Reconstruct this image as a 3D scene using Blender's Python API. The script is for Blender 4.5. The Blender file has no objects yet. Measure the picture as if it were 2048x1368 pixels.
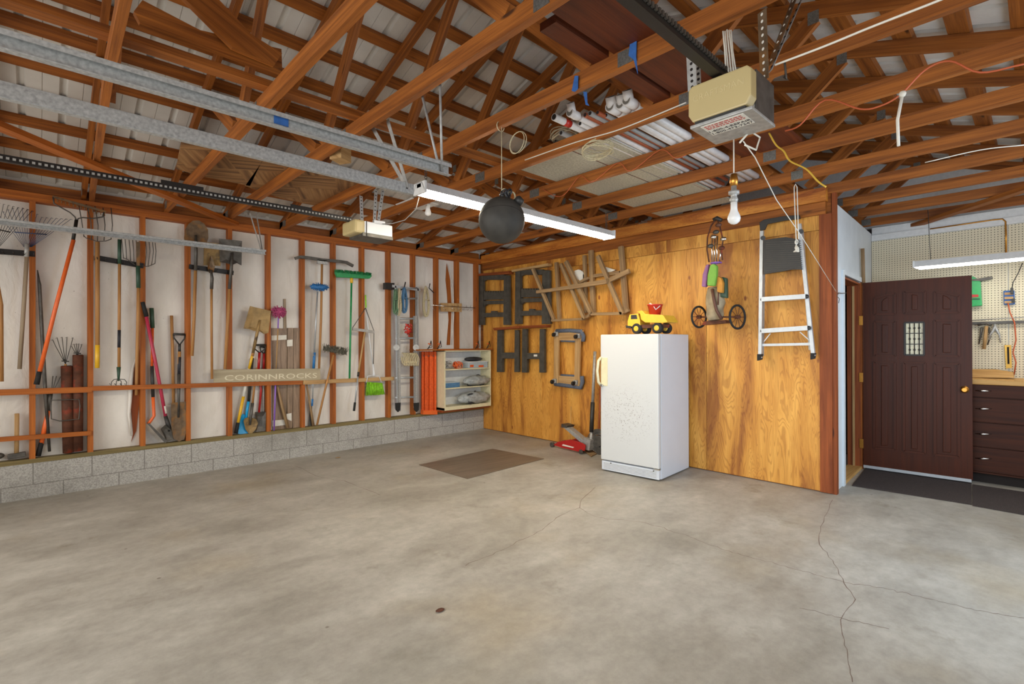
import bpy, bmesh, math, random
from mathutils import Vector as V, Matrix, noise
random.seed(7)
SC = bpy.context.scene
COL = SC.collection
# ---------------------------------------------------------------- camera
FPX, YAW, PIT, ROL, CH = 1000.05, 0.8126, 0.0032, -0.0024, 1.3778
Fw = V((math.cos(YAW)*math.cos(PIT), math.sin(YAW)*math.cos(PIT), math.sin(PIT)))
Rt = V((math.sin(YAW), -math.cos(YAW), 0)); Up = Rt.cross(Fw)
Rt, Up = Rt*math.cos(ROL)+Up*math.sin(ROL), Up*math.cos(ROL)-Rt*math.sin(ROL)
CAM = V((0, 0, CH))
cd = bpy.data.cameras.new('camera'); cam = bpy.data.objects.new('camera', cd); COL.objects.link(cam)
cd.sensor_width = 36; cd.lens = 36*FPX/2048; cd.clip_start = .02; cd.clip_end = 100
m = Matrix((Rt, Up, -Fw)).transposed().to_4x4(); m.translation = CAM; cam.matrix_world = m
SC.camera = cam
# ---------------------------------------------------------------- world, lights, exposure
W = bpy.data.worlds.new('world'); SC.world = W; W.use_nodes = True
bg = W.node_tree.nodes['Background']; bg.inputs[0].default_value = (1, .96, .90, 1); bg.inputs[1].default_value = .74
SC.view_settings.view_transform = 'Standard'; SC.view_settings.look = 'None'
SC.view_settings.gamma = 1; SC.view_settings.use_curve_mapping = False; SC.view_settings.exposure = 0.35
def area(name, loc, aim, sx, sy, power, col, spread=180):
    d = bpy.data.lights.new(name, 'AREA'); d.shape = 'RECTANGLE'; d.size = sx; d.size_y = sy; d.energy = power; d.color = col; d.spread = math.radians(spread)
    o = bpy.data.objects.new(name, d); COL.objects.link(o); o.location = loc
    o.rotation_euler = (V(aim)-V(loc)).to_track_quat('-Z', 'Y').to_euler(); return o
area('daylight_door_near', (-1.9, .7, 1.5), (5, 1.3, .4), 2.7, 1.4, 45, (.86, .93, 1), 125)
area('daylight_door_far', (-1.9, 4.0, 1.5), (5, 4.3, .6), 2.7, 1.4, 30, (1, .97, .92), 125)
area('cool_side_fill', (3.4, -.93, 1.5), (4.6, 2.0, 1.0), 1.6, 1.1, 38, (.58, .77, 1), 150)  # added cool fill from the open right side; no window is built there
# ---------------------------------------------------------------- pixel to point on a plane of the room
YW, XP = 6.219, 5.23
def ray(px, py): return Fw+Rt*((px-1024)/FPX)-Up*((py-684)/FPX)
def aX(px, py, v): r = ray(px, py); return CAM+r*(v/r.x)
def aY(px, py, v): r = ray(px, py); return CAM+r*(v/r.y)
def aZ(px, py, v): r = ray(px, py); return CAM+r*((v-CH)/r.z)
def aP(px, py, p0, n): r = ray(px, py); return CAM+r*((V(p0)-CAM).dot(n)/r.dot(n))
def LW(off=.03): return lambda a, b, o=0: aY(a, b, YW-off-o)
def PW(off=.03): return lambda a, b, o=0: aX(a, b, XP-off-o)
# ---------------------------------------------------------------- materials
MATS = {}
def nt(name):
    mt = bpy.data.materials.new(name); mt.use_nodes = True; t = mt.node_tree
    return mt, t, t.nodes['Principled BSDF']
def N(t, typ, **k):
    n = t.nodes.new(typ)
    for a, b in k.items():
        if a.startswith('i_'): n.inputs[int(a[2:]) if a[2:].isdigit() else a[2:]].default_value = b
        else: setattr(n, a, b)
    return n
def ramp(t, src, stops):
    r = t.nodes.new('ShaderNodeValToRGB'); t.links.new(src, r.inputs[0]); e = r.color_ramp.elements
    while len(e) < len(stops): e.new(.5)
    for x, (p, c) in zip(e, stops): x.position = p; x.color = (*c, 1) if len(c) == 3 else c
    return r
def mix(t, fac, a, b, typ='MIX'):
    n = t.nodes.new('ShaderNodeMix'); n.data_type = 'RGBA'; n.blend_type = typ
    for s, v in ((0, fac), (6, a), (7, b)):
        if isinstance(v, (int, float)): n.inputs[s].default_value = v
        elif isinstance(v, tuple): n.inputs[s].default_value = (*v, 1)
        else: t.links.new(v, n.inputs[s])
    return n.outputs[2]
def g(v): return V((0, 0, 0)) if v is None else v
def srgb(h):
    return tuple(((int(h[i:i+2], 16)/255+.055)/1.055)**2.4 if int(h[i:i+2], 16) > 10 else int(h[i:i+2], 16)/255/12.92 for i in (0, 2, 4))
def plain(name, hx, rough=.5, metal=0, var=.06, nscale=30, bump=0, spec=.5, emit=0, dirt=None):
    mt, t, b = nt(name); c = srgb(hx) if isinstance(hx, str) else hx
    tc = N(t, 'ShaderNodeTexCoord'); no = N(t, 'ShaderNodeTexNoise', i_Scale=nscale, i_Detail=5.0); t.links.new(tc.outputs['Object'], no.inputs[0])
    lo = tuple(x*(1-var) for x in c); hi = tuple(min(1, x*(1+var)) for x in c)
    r = ramp(t, no.outputs[0], [(.3, lo), (.7, hi)]); out = r.outputs[0]
    if dirt:
        n2 = N(t, 'ShaderNodeTexNoise', i_Scale=dirt[1], i_Detail=6.0); t.links.new(tc.outputs['Object'], n2.inputs[0])
        f = ramp(t, n2.outputs[0], [(dirt[2], (0, 0, 0)), (dirt[3], (1, 1, 1))]); out = mix(t, f.outputs[0], out, srgb(dirt[0]))
    t.links.new(out, b.inputs['Base Color'])
    b.inputs['Roughness'].default_value = rough; b.inputs['Metallic'].default_value = metal; b.inputs['Specular IOR Level'].default_value = spec
    if bump:
        bp = N(t, 'ShaderNodeBump', i_Strength=bump, i_Distance=.01); t.links.new(no.outputs[0], bp.inputs['Height']); t.links.new(bp.outputs[0], b.inputs['Normal'])
    if emit: b.inputs['Emission Color'].default_value = (*c, 1); b.inputs['Emission Strength'].default_value = emit
    MATS[name] = mt; return mt
def wood(name, light, dark, rough=.6, lines=1, spec=.35, knots=1, su=.5, sv=11):
    mt, t, b = nt(name); uv = N(t, 'ShaderNodeUVMap'); L = t.links.new
    mp = N(t, 'ShaderNodeMapping'); mp.inputs['Scale'].default_value = (su, sv, 1); L(uv.outputs[0], mp.inputs[0])
    n1 = N(t, 'ShaderNodeTexNoise', i_Scale=2.2, i_Detail=6.0, i_Roughness=.62, i_Distortion=.5); L(mp.outputs[0], n1.inputs[0])
    r1 = ramp(t, n1.outputs[0], [(.32, srgb(dark)), (.68, srgb(light))])
    mp2 = N(t, 'ShaderNodeMapping'); mp2.inputs['Scale'].default_value = (su*3, sv*16, 1); L(uv.outputs[0], mp2.inputs[0])
    n2 = N(t, 'ShaderNodeTexNoise', i_Scale=2.0, i_Detail=3.0); L(mp2.outputs[0], n2.inputs[0])
    r2 = ramp(t, n2.outputs[0], [(.35, (.72, .66, .6)), (.62, (1.06, 1.04, 1))]); out = mix(t, .75*lines, r1.outputs[0], r2.outputs[0], 'MULTIPLY')
    if knots:
        mp3 = N(t, 'ShaderNodeMapping'); mp3.inputs['Scale'].default_value = (1.6, 6, 1); L(uv.outputs[0], mp3.inputs[0])
        vo = N(t, 'ShaderNodeTexVoronoi', i_Scale=1.0); L(mp3.outputs[0], vo.inputs[0])
        k = ramp(t, vo.outputs['Distance'], [(.05, (1, 1, 1)), (.10, (0, 0, 0))]); out = mix(t, k.outputs[0], out, tuple(x*.35 for x in srgb(dark)))
    L(out, b.inputs['Base Color']); b.inputs['Roughness'].default_value = rough; b.inputs['Specular IOR Level'].default_value = spec
    bp = N(t, 'ShaderNodeBump', i_Strength=.15, i_Distance=.004); L(n2.outputs[0], bp.inputs['Height']); L(bp.outputs[0], b.inputs['Normal'])
    MATS[name] = mt; return mt
def ply(name, light, mid, dark, sy=2.2, sz=.45):
    mt, t, b = nt(name); L = t.links.new; uv = N(t, 'ShaderNodeUVMap')
    mp = N(t, 'ShaderNodeMapping'); mp.inputs['Scale'].default_value = (sz, sy, 1); L(uv.outputs[0], mp.inputs[0])
    n1 = N(t, 'ShaderNodeTexNoise', i_Scale=1.5, i_Detail=2.5, i_Roughness=.5, i_Distortion=.9); L(mp.outputs[0], n1.inputs[0])
    mu = N(t, 'ShaderNodeMath', operation='MULTIPLY', i_1=150.0); L(n1.outputs[0], mu.inputs[0])
    si = N(t, 'ShaderNodeMath', operation='SINE'); L(mu.outputs[0], si.inputs[0])
    rl = ramp(t, si.outputs[0], [(.1, (1, 1, 1)), (.8, (.62, .5, .36))]); rl.color_ramp.elements[0].position = .25
    n2 = N(t, 'ShaderNodeTexNoise', i_Scale=1.1, i_Detail=5.0, i_Roughness=.6, i_Distortion=.6); L(mp.outputs[0], n2.inputs[0])
    r2 = ramp(t, n2.outputs[0], [(.36, srgb(dark)), (.49, srgb(mid)), (.64, srgb(light))])
    out = mix(t, .55, r2.outputs[0], rl.outputs[0], 'MULTIPLY')
    mp3 = N(t, 'ShaderNodeMapping'); mp3.inputs['Scale'].default_value = (1.3, 2.6, 1); L(uv.outputs[0], mp3.inputs[0])
    vo = N(t, 'ShaderNodeTexVoronoi', i_Scale=1.3); L(mp3.outputs[0], vo.inputs[0])
    k = ramp(t, vo.outputs['Distance'], [(.035, (1, 1, 1)), (.06, (0, 0, 0))]); out = mix(t, k.outputs[0], out, srgb('8a4a18'))
    L(out, b.inputs['Base Color']); b.inputs['Roughness'].default_value = .55
    MATS[name] = mt; return mt
wood('fir', 'ac6626', '703c12'); wood('fir_stud', 'bb6b24', '884614'); wood('pale_wood', 'c9a877', 'a27c4c', knots=0); wood('handle_wood', 'c09058', '98683a', knots=0, su=1, sv=30)
wood('old_wood', 'ad9068', '7c6246', knots=0); wood('sign_board', 'b3a78c', '9c9076', knots=0, lines=.4); wood('grey_board', 'a6947c', '7c6c58', knots=0); wood('treated', '8c7c50', '655a36', knots=0); wood('red_wood', '9a5022', '6e3210')
wood('dark_door', '4e2009', '3e1907', rough=.42, knots=0, lines=.3, spec=.22); wood('cabinet_wood', '4a220c', '301407', rough=.5, knots=0, spec=.2); wood('dark_plank', '6a3012', '4a1f0a'); wood('bench_top', 'd9b070', 'b98a48', knots=0)
wood('vinyl', 'a68e76', '75604c', rough=.4, knots=0, su=1.4, sv=14); wood('floor_tile', '807264', '5e5246', rough=.45, knots=0, su=.6, sv=9)
ply('plywood', 'dda248', 'c98a34', '9c5e1e', 4.2, .6); ply('beam_ply', 'd08a34', 'b46a20', '904a0e', 9, 1.0)
plain('white_paint', 'd8dadb', .45, var=.05, nscale=3); plain('blue_white', 'cfd6da', .5, var=.07, nscale=4); plain('cream', 'd8cfaa', .5, var=.06); plain('freezer_white', 'cfd4da', .3, var=.02, nscale=4)
plain('black_metal', '231f1c', .45, .3); plain('black_plastic', '2b2926', .5, var=.2); plain('sawhorse_plastic', '46423a', .55, var=.3, nscale=14, dirt=('a8a496', 160, .70, .74)); plain('rubber', '1b1a19', .8)
plain('galv', 'a9a9a6', .5, .4, .25, 70); plain('galv_dull', 'a3a19c', .5, .35, .2, 40); plain('alu', 'b4b8ba', .42, .55, .06); plain('chrome', 'd6d6d4', .15, 1, .03); plain('brass', 'c28a3e', .3, .9, .1)
plain('rust', '5e3826', .75, .3, .35, 18, .2, dirt=('8c3a24', 6, .55, .62)); plain('steel_dark', '5a5650', .5, .6, .3, 20); plain('rusty_steel', '6e5a44', .6, .5, .35, 22, dirt=('8a6238', 9, .5, .6)); plain('blade_tan', '8f7448', .55, .35, .3, 14, dirt=('5e4c38', 8, .52, .6))
plain('orange', 'e2662a', .4); plain('orange_fab', 'd9581c', .55, var=.2); plain('red', 'a81e1c', .35); plain('toy_red', 'b02a1e', .35); plain('pink_red', 'b0304a', .4); plain('blue', '2a6ea8', .5, var=.3); plain('bright_blue', '1f9ad0', .3); plain('yellow', 'dfae28', .4); plain('toy_yellow', 'e6b636', .35, var=.06); plain('lime', '8fd02a', .6, var=.3)
plain('green', '1f8a4c', .5, var=.2); plain('dark_green', '2e4a38', .5); plain('case_green', '33a35c', .4); plain('purple', '8a62b8', .4); plain('duster', 'a8466e', .9, var=.45, nscale=60); plain('opener_cover', 'b3a070', .42, var=.06, nscale=3); plain('ball_black', '3b3833', .62, var=.3, nscale=9, spec=.3); plain('rope', 'b8aa88', .9, var=.25, nscale=90); plain('rope_white', 'd8d2c4', .8); plain('rope_blue', '4c7496', .9, var=.25, nscale=80); plain('rope_green', '5f7c5e', .9, var=.3, nscale=80)
plain('pvc', 'cfc9c4', .4, var=.08); plain('pvc_grey', '8f8c88', .5); plain('copper_rust', '9a4f30', .5, .4); plain('bulb_white', 'e6e4e0', .3); plain('osb', 'a9a28e', .8, var=.25, nscale=60); plain('bristle', '5a574a', .9, var=.5, nscale=120); plain('bristle_dark', '20241f', .9); plain('tape_blue', '2c5c9c', .7, var=.2); plain('paper', 'dcd8cc', .7); plain('clear_bin', 'aab4b8', .2); plain('carpet', '3a302c', .95, var=.6, nscale=180, bump=.5, dirt=('6a6260', 260, .62, .7)); plain('brown_cloth', '9c8c70', .8, var=.3, nscale=12); plain('brown_strap', '5a3828', .6); plain('dolly_carpet', '5c6474', .95, var=.4, nscale=120, bump=.6)
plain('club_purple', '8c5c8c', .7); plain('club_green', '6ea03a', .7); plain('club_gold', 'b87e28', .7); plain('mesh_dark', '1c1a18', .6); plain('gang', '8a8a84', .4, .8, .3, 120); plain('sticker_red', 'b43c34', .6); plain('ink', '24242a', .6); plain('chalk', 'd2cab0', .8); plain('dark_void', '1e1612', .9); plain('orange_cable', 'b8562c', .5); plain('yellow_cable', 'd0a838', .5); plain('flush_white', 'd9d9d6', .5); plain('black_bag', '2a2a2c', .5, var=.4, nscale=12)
plain('lamp_tube', (1, .90, .72), .4, emit=60, var=0); plain('lamp_tube_dim', (1, .97, .90), .4, emit=12, var=0)
plain('plastic_bag', 'd6dad6', .1, var=.25, nscale=20, bump=1.0); MATS['plastic_bag'].node_tree.nodes['Principled BSDF'].inputs['Transmission Weight'].default_value = .5
plain('glass', 'e6dcb6', .25, var=.1, nscale=40, bump=.4)
def mk_special():
    # house wrap
    mt, t, b = nt('wrap'); L = t.links.new; tc = N(t, 'ShaderNodeNewGeometry')
    mp = N(t, 'ShaderNodeMapping'); mp.inputs['Scale'].default_value = (2.2, 1, 1.1); L(tc.outputs['Position'], mp.inputs[0])
    n1 = N(t, 'ShaderNodeTexNoise', i_Scale=2.6, i_Detail=7.0, i_Distortion=1.1); L(mp.outputs[0], n1.inputs[0])
    n2 = N(t, 'ShaderNodeTexNoise', i_Scale=1.2, i_Detail=4.0); L(mp.outputs[0], n2.inputs[0])
    r = ramp(t, n2.outputs[0], [(.3, srgb('ccc5ba')), (.7, srgb('e6e1d8'))])
    n3 = N(t, 'ShaderNodeTexNoise', i_Scale=55.0, i_Detail=2.0); L(tc.outputs['Position'], n3.inputs[0])
    f = ramp(t, n3.outputs[0], [(.73, (0, 0, 0)), (.76, (1, 1, 1))])
    L(mix(t, f.outputs[0], r.outputs[0], srgb('8a8078')), b.inputs['Base Color']); b.inputs['Roughness'].default_value = .55
    bp = N(t, 'ShaderNodeBump', i_Strength=.55, i_Distance=.03); L(n1.outputs[0], bp.inputs['Height']); L(bp.outputs[0], b.inputs['Normal']); MATS['wrap'] = mt
    # concrete block with mortar joints
    mt, t, b = nt('block'); L = t.links.new; tc = N(t, 'ShaderNodeNewGeometry'); sp = N(t, 'ShaderNodeSeparateXYZ'); L(tc.outputs['Position'], sp.inputs[0])
    def M(op, a, bb=None):
        n = N(t, 'ShaderNodeMath', operation=op)
        for i, v in enumerate((a, bb)):
            if v is None: continue
            if isinstance(v, (int, float)): n.inputs[i].default_value = v
            else: L(v, n.inputs[i])
        return n.outputs[0]
    low = M('LESS_THAN', sp.outputs[2], .124); sh = M('MULTIPLY', low, .203)
    fx = M('FRACT', M('DIVIDE', M('ADD', M('ADD', sp.outputs[0], sh), .0346+4.06), .406)); dx = M('ABSOLUTE', M('SUBTRACT', fx, .5))
    jx = M('GREATER_THAN', dx, .489); jz = M('LESS_THAN', M('ABSOLUTE', M('SUBTRACT', sp.outputs[2], .124)), .0035); j = M('MAXIMUM', jx, jz)
    n1 = N(t, 'ShaderNodeTexNoise', i_Scale=90.0, i_Detail=4.0); L(tc.outputs['Position'], n1.inputs[0]); n2 = N(t, 'ShaderNodeTexNoise', i_Scale=2.5, i_Detail=5.0); L(tc.outputs['Position'], n2.inputs[0])
    r = ramp(t, n1.outputs[0], [(.3, srgb('8c8983')), (.65, srgb('b4b1aa'))]); st = ramp(t, n2.outputs[0], [(.5, (0, 0, 0)), (.75, (.45, .45, .45))])
    c = mix(t, st.outputs[0], r.outputs[0], srgb('6c6860')); jf = M('MULTIPLY', j, .6); c = mix(t, jf, c, srgb('5a564f')); L(c, b.inputs['Base Color'])
    b.inputs['Roughness'].default_value = .9; bp = N(t, 'ShaderNodeBump', i_Strength=.35, i_Distance=.004); L(n1.outputs[0], bp.inputs['Height']); L(bp.outputs[0], b.inputs['Normal']); MATS['block'] = mt
    # concrete floor
    mt, t, b = nt('concrete'); tc = N(t, 'ShaderNodeNewGeometry'); L = t.links.new
    n1 = N(t, 'ShaderNodeTexNoise', i_Scale=.9, i_Detail=8.0, i_Roughness=.6, i_Distortion=.4); L(tc.outputs['Position'], n1.inputs[0])
    r = ramp(t, n1.outputs[0], [(.3, srgb('989388')), (.5, srgb('aaa59b')), (.72, srgb('b9b5ab'))])
    mp = N(t, 'ShaderNodeMapping'); mp.inputs['Rotation'].default_value = (0, 0, .75); mp.inputs['Scale'].default_value = (1.1, 2.3, 1); L(tc.outputs['Position'], mp.inputs[0])
    n2 = N(t, 'ShaderNodeTexNoise', i_Scale=1.6, i_Detail=9.0, i_Roughness=.66); L(mp.outputs[0], n2.inputs[0])
    s2 = ramp(t, n2.outputs[0], [(.36, (.78, .77, .75)), (.64, (1.05, 1.05, 1.04))]); c = mix(t, 1, r.outputs[0], s2.outputs[0], 'MULTIPLY')
    n3 = N(t, 'ShaderNodeTexNoise', i_Scale=1.7, i_Detail=7.0, i_Roughness=.7); L(tc.outputs['Position'], n3.inputs[0]); f3 = ramp(t, n3.outputs[0], [(.60, (0, 0, 0)), (.72, (.55, .55, .55))]); c = mix(t, f3.outputs[0], c, srgb('716752'))
    n4 = N(t, 'ShaderNodeTexNoise', i_Scale=1.1, i_Detail=3.0); mp4 = N(t, 'ShaderNodeMapping'); mp4.inputs['Location'].default_value = (9, 4, 0); L(tc.outputs['Position'], mp4.inputs[0]); L(mp4.outputs[0], n4.inputs[0])
    f4 = ramp(t, n4.outputs[0], [(.55, (0, 0, 0)), (.75, (.35, .35, .35))]); c = mix(t, f4.outputs[0], c, srgb('a08c66'))
    n6 = N(t, 'ShaderNodeTexNoise', i_Scale=14.0, i_Detail=8.0, i_Roughness=.75); L(tc.outputs['Position'], n6.inputs[0]); f6 = ramp(t, n6.outputs[0], [(.35, (.86, .86, .85)), (.6, (1.04, 1.04, 1.04))]); c = mix(t, 1, c, f6.outputs[0], 'MULTIPLY')
    n5 = N(t, 'ShaderNodeTexVoronoi', i_Scale=2.6); L(tc.outputs['Position'], n5.inputs[0]); f5 = ramp(t, n5.outputs['Distance'], [(.02, (.7, .7, .7)), (.035, (0, 0, 0))]); c = mix(t, f5.outputs[0], c, srgb('5c5446'))
    L(c, b.inputs['Base Color']); rr = ramp(t, n2.outputs[0], [(.3, (.42,)*3), (.7, (.62,)*3)]); L(rr.outputs[0], b.inputs['Roughness']); b.inputs['Specular IOR Level'].default_value = .4
    bp = N(t, 'ShaderNodeBump', i_Strength=.12, i_Distance=.01); L(n2.outputs[0], bp.inputs['Height']); L(bp.outputs[0], b.inputs['Normal']); MATS['concrete'] = mt
    # pegboard: rows of holes
    mt, t, b = nt('pegboard'); tc = N(t, 'ShaderNodeNewGeometry'); L = t.links.new; sp = N(t, 'ShaderNodeSeparateXYZ'); L(tc.outputs['Position'], sp.inputs[0])
    def M(op, a, bb=None):
        n = N(t, 'ShaderNodeMath', operation=op)
        for i, v in enumerate((a, bb)):
            if v is None: continue
            if isinstance(v, (int, float)): n.inputs[i].default_value = v
            else: L(v, n.inputs[i])
        return n.outputs[0]
    fy = M('SUBTRACT', M('FRACT', M('DIVIDE', M('ADD', sp.outputs[1], 5), .0254)), .5); fz = M('SUBTRACT', M('FRACT', M('DIVIDE', sp.outputs[2], .0254)), .5)
    d = M('SQRT', M('ADD', M('POWER', fy, 2), M('POWER', fz, 2))); h = M('LESS_THAN', d, .17)
    c = mix(t, h, srgb('d8cdb0'), srgb('3c3428')); L(c, b.inputs['Base Color']); b.inputs['Roughness'].default_value = .6; MATS['pegboard'] = mt
    # roof steel
    mt, t, b = nt('roof_steel'); tc = N(t, 'ShaderNodeNewGeometry'); L = t.links.new; n1 = N(t, 'ShaderNodeTexNoise', i_Scale=3.0, i_Detail=5.0); L(tc.outputs['Position'], n1.inputs[0])
    r = ramp(t, n1.outputs[0], [(.3, srgb('c2bcb2')), (.7, srgb('d6d1c8'))]); L(r.outputs[0], b.inputs['Base Color']); b.inputs['Roughness'].default_value = .55; MATS['roof_steel'] = mt
    # freezer door with rust specks low on the door
    mt, t, b = nt('freezer_door'); tc = N(t, 'ShaderNodeTexCoord'); L = t.links.new
    vo = N(t, 'ShaderNodeTexVoronoi', i_Scale=75.0); L(tc.outputs['Object'], vo.inputs[0]); n1 = N(t, 'ShaderNodeTexNoise', i_Scale=28.0, i_Detail=2.0); L(tc.outputs['Object'], n1.inputs[0])
    vm = N(t, 'ShaderNodeVectorMath', operation='DISTANCE'); L(tc.outputs['Object'], vm.inputs[0]); vm.inputs[1].default_value = (-.36, .0, .62)
    zone = ramp(t, vm.outputs['Value'], [(.12, (1, 1, 1)), (.36, (0, 0, 0))]); sp1 = ramp(t, vo.outputs['Distance'], [(.2, (1, 1, 1)), (.3, (0, 0, 0))]); nn = ramp(t, n1.outputs[0], [(.43, (0, 0, 0)), (.52, (1, 1, 1))])
    f = mix(t, 1, mix(t, 1, zone.outputs[0], sp1.outputs[0], 'MULTIPLY'), nn.outputs[0], 'MULTIPLY'); L(mix(t, f, srgb('cbccca'), srgb('5c4c42')), b.inputs['Base Color']); b.inputs['Roughness'].default_value = .38; MATS['freezer_door'] = mt
mk_special()
def parquet():
    mt, t, b = nt('parquet'); L = t.links.new; ge = N(t, 'ShaderNodeNewGeometry'); sp = N(t, 'ShaderNodeSeparateXYZ')
    mp = N(t, 'ShaderNodeMapping'); mp.inputs['Rotation'].default_value = (0, 0, .5); L(ge.outputs['Position'], mp.inputs[0]); L(mp.outputs[0], sp.inputs[0])
    ck = N(t, 'ShaderNodeTexChecker', i_Scale=2.6); L(mp.outputs[0], ck.inputs[0])
    m1 = N(t, 'ShaderNodeMapping'); m1.inputs['Scale'].default_value = (28, 1.5, 1); m2 = N(t, 'ShaderNodeMapping'); m2.inputs['Scale'].default_value = (1.5, 28, 1)
    cols = []
    for m_ in (m1, m2):
        L(mp.outputs[0], m_.inputs[0]); n_ = N(t, 'ShaderNodeTexNoise', i_Scale=1.0, i_Detail=2.0); L(m_.outputs[0], n_.inputs[0])
        cols.append(ramp(t, n_.outputs[0], [(.3, srgb('5a3c20')), (.5, srgb('8a6238')), (.7, srgb('a37c4e'))]).outputs[0])
    L(mix(t, ck.outputs[1], cols[0], cols[1]), b.inputs['Base Color']); b.inputs['Roughness'].default_value = .7; MATS['parquet'] = mt
parquet()
# ---------------------------------------------------------------- mesh builder
class MB:
    def __init__(s): s.v = []; s.f = []; s.uv = []; s.sm = []
    def raw(s, vs, fs, L=None, sm=False):
        vs = [V(p) for p in vs]; b = len(s.v); s.v += vs
        if L is None:
            ex = [max(p[i] for p in vs)-min(p[i] for p in vs) for i in range(3)]; i = ex.index(max(ex)); L = V((i == 0, i == 1, i == 2))
        L = V(L).normalized(); A = L.orthogonal().normalized(); B = L.cross(A); o = (random.random()*40, random.random()*40)
        for f in fs:
            p = [vs[i] for i in f]; n = V((0, 0, 0))
            for k in range(len(p)): n += (p[k]-p[0]).cross(p[(k+1) % len(p)]-p[0])
            n = n.normalized() if n.length > 1e-12 else A
            if abs(n.dot(L)) > .8: uv = [(q.dot(A)*.3+o[0], q.dot(B)+o[1]) for q in p]
            else:
                c = n.cross(L).normalized(); uv = [(q.dot(L)+o[0], q.dot(c)+o[1]) for q in p]
            s.f.append(tuple(i+b for i in f)); s.uv.append(uv); s.sm.append(sm)
        return s
    def hexa(s, c, L=None): return s.raw(c, [(0, 3, 2, 1), (4, 5, 6, 7), (0, 1, 5, 4), (1, 2, 6, 5), (2, 3, 7, 6), (3, 0, 4, 7)], L)
    def box(s, a, b, rot=0, L=None):
        x0, y0, z0 = a; x1, y1, z1 = b; c = [V(p) for p in ((x0, y0, z0), (x1, y0, z0), (x1, y1, z0), (x0, y1, z0), (x0, y0, z1), (x1, y0, z1), (x1, y1, z1), (x0, y1, z1))]
        if rot:
            m = V(((x0+x1)/2, (y0+y1)/2, 0)); R = Matrix.Rotation(rot, 3, 'Z'); c = [R@(p-m)+m for p in c]
        return s.hexa(c, L)
    def beam(s, p0, p1, w, h, up=(0, 0, 1), taper=1):
        p0, p1 = V(p0), V(p1); L = (p1-p0).normalized(); up = V(up); S = L.cross(up)
        if S.length < 1e-4: S = L.orthogonal()
        S.normalize(); U = S.cross(L).normalized(); c = []
        for p, k in ((p0, 1), (p1, taper)):
            c += [p-S*w/2*k-U*h/2*k, p+S*w/2*k-U*h/2*k, p+S*w/2*k+U*h/2*k, p-S*w/2*k+U*h/2*k]
        return s.hexa(c, L)
    def tube(s, pts, r, n=8, cap=True):
        pts = [V(p) for p in pts]; rs = r if isinstance(r, (list, tuple)) else [r]*len(pts); ring = []; up = None
        for i, p in enumerate(pts):
            d = (pts[min(i+1, len(pts)-1)]-pts[max(i-1, 0)]).normalized()
            if up is None: up = d.orthogonal().normalized()
            up = (up-d*up.dot(d)); up = up.normalized() if up.length > 1e-5 else d.orthogonal().normalized(); sd = d.cross(up)
            ring += [p+(up*math.cos(2*math.pi*k/n)+sd*math.sin(2*math.pi*k/n))*rs[i] for k in range(n)]
        fs = [(i*n+k, i*n+(k+1) % n, (i+1)*n+(k+1) % n, (i+1)*n+k) for i in range(len(pts)-1) for k in range(n)]
        s.raw(ring, fs, (pts[-1]-pts[0]) if (pts[-1]-pts[0]).length > 1e-3 else None, True)
        if cap:
            b = len(s.v)-len(ring); e = (len(pts)-1)*n
            for f in (tuple(range(b+n-1, b-1, -1)), tuple(range(b+e, b+e+n))): s.f.append(f); s.uv.append([(0, 0)]*n); s.sm.append(False)
        return s
    def lathe(s, p, ax, prof, n=20):
        p = V(p); ax = V(ax).normalized(); return s.tube([p+ax*t for t, r in prof], [max(r, 1e-4) for t, r in prof], n)
    def slab(s, poly, th, L=None):
        poly = [V(p) for p in poly]; th = V(th); n = len(poly); vs = poly+[p+th for p in poly]
        return s.raw(vs, [tuple(range(n-1, -1, -1)), tuple(range(n, 2*n))]+[(i, (i+1) % n, n+(i+1) % n, n+i) for i in range(n)], L)
    def ball(s, c, r, n=16, sc=(1, 1, 1)):
        c = V(c); vs = [c+V((0, 0, r*sc[2]))]; k = n//2
        for i in range(1, k):
            for j in range(n):
                a, b = math.pi*i/k, 2*math.pi*j/n; vs.append(c+V((r*sc[0]*math.sin(a)*math.cos(b), r*sc[1]*math.sin(a)*math.sin(b), r*sc[2]*math.cos(a))))
        vs.append(c-V((0, 0, r*sc[2]))); fs = [(0, 1+j, 1+(j+1) % n) for j in range(n)]
        for i in range(k-2):
            for j in range(n): a = 1+i*n; fs.append((a+j, a+n+j, a+n+(j+1) % n, a+(j+1) % n))
        a = 1+(k-2)*n; fs += [(a+j, len(vs)-1, a+(j+1) % n) for j in range(n)]; return s.raw(vs, fs, None, True)
    def torus(s, c, ax, R, r, n=28, m=8, a0=0, a1=2*math.pi, sx=1):
        c = V(c); ax = V(ax).normalized(); A = ax.orthogonal().normalized(); B = ax.cross(A); full = abs(a1-a0-2*math.pi) < 1e-4
        pts = [c+A*R*sx*math.cos(a0+(a1-a0)*i/n)+B*R*math.sin(a0+(a1-a0)*i/n) for i in range(n+1)]; return s.tube(pts, r, m, not full)
    def mesh(s, name, mat, off=V((0, 0, 0)), bev=0):
        me = bpy.data.meshes.new(name); me.from_pydata([tuple(p-off) for p in s.v], [], s.f)
        uvl = me.uv_layers.new(name='UVMap').data; i = 0
        for f, uv in zip(s.f, s.uv):
            for q in uv: uvl[i].uv = q; i += 1
        for p, sm in zip(me.polygons, s.sm): p.use_smooth = sm
        me.materials.append(MATS[mat]); bm = bmesh.new(); bm.from_mesh(me); bmesh.ops.recalc_face_normals(bm, faces=bm.faces)
        if bev:
            ed = [e for e in bm.edges if len(e.link_faces) == 2 and e.calc_face_angle(0) > .5]
            bmesh.ops.bevel(bm, geom=ed, offset=bev, segments=2, affect='EDGES', profile=.6)
        bm.to_mesh(me); bm.free(); return me
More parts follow.
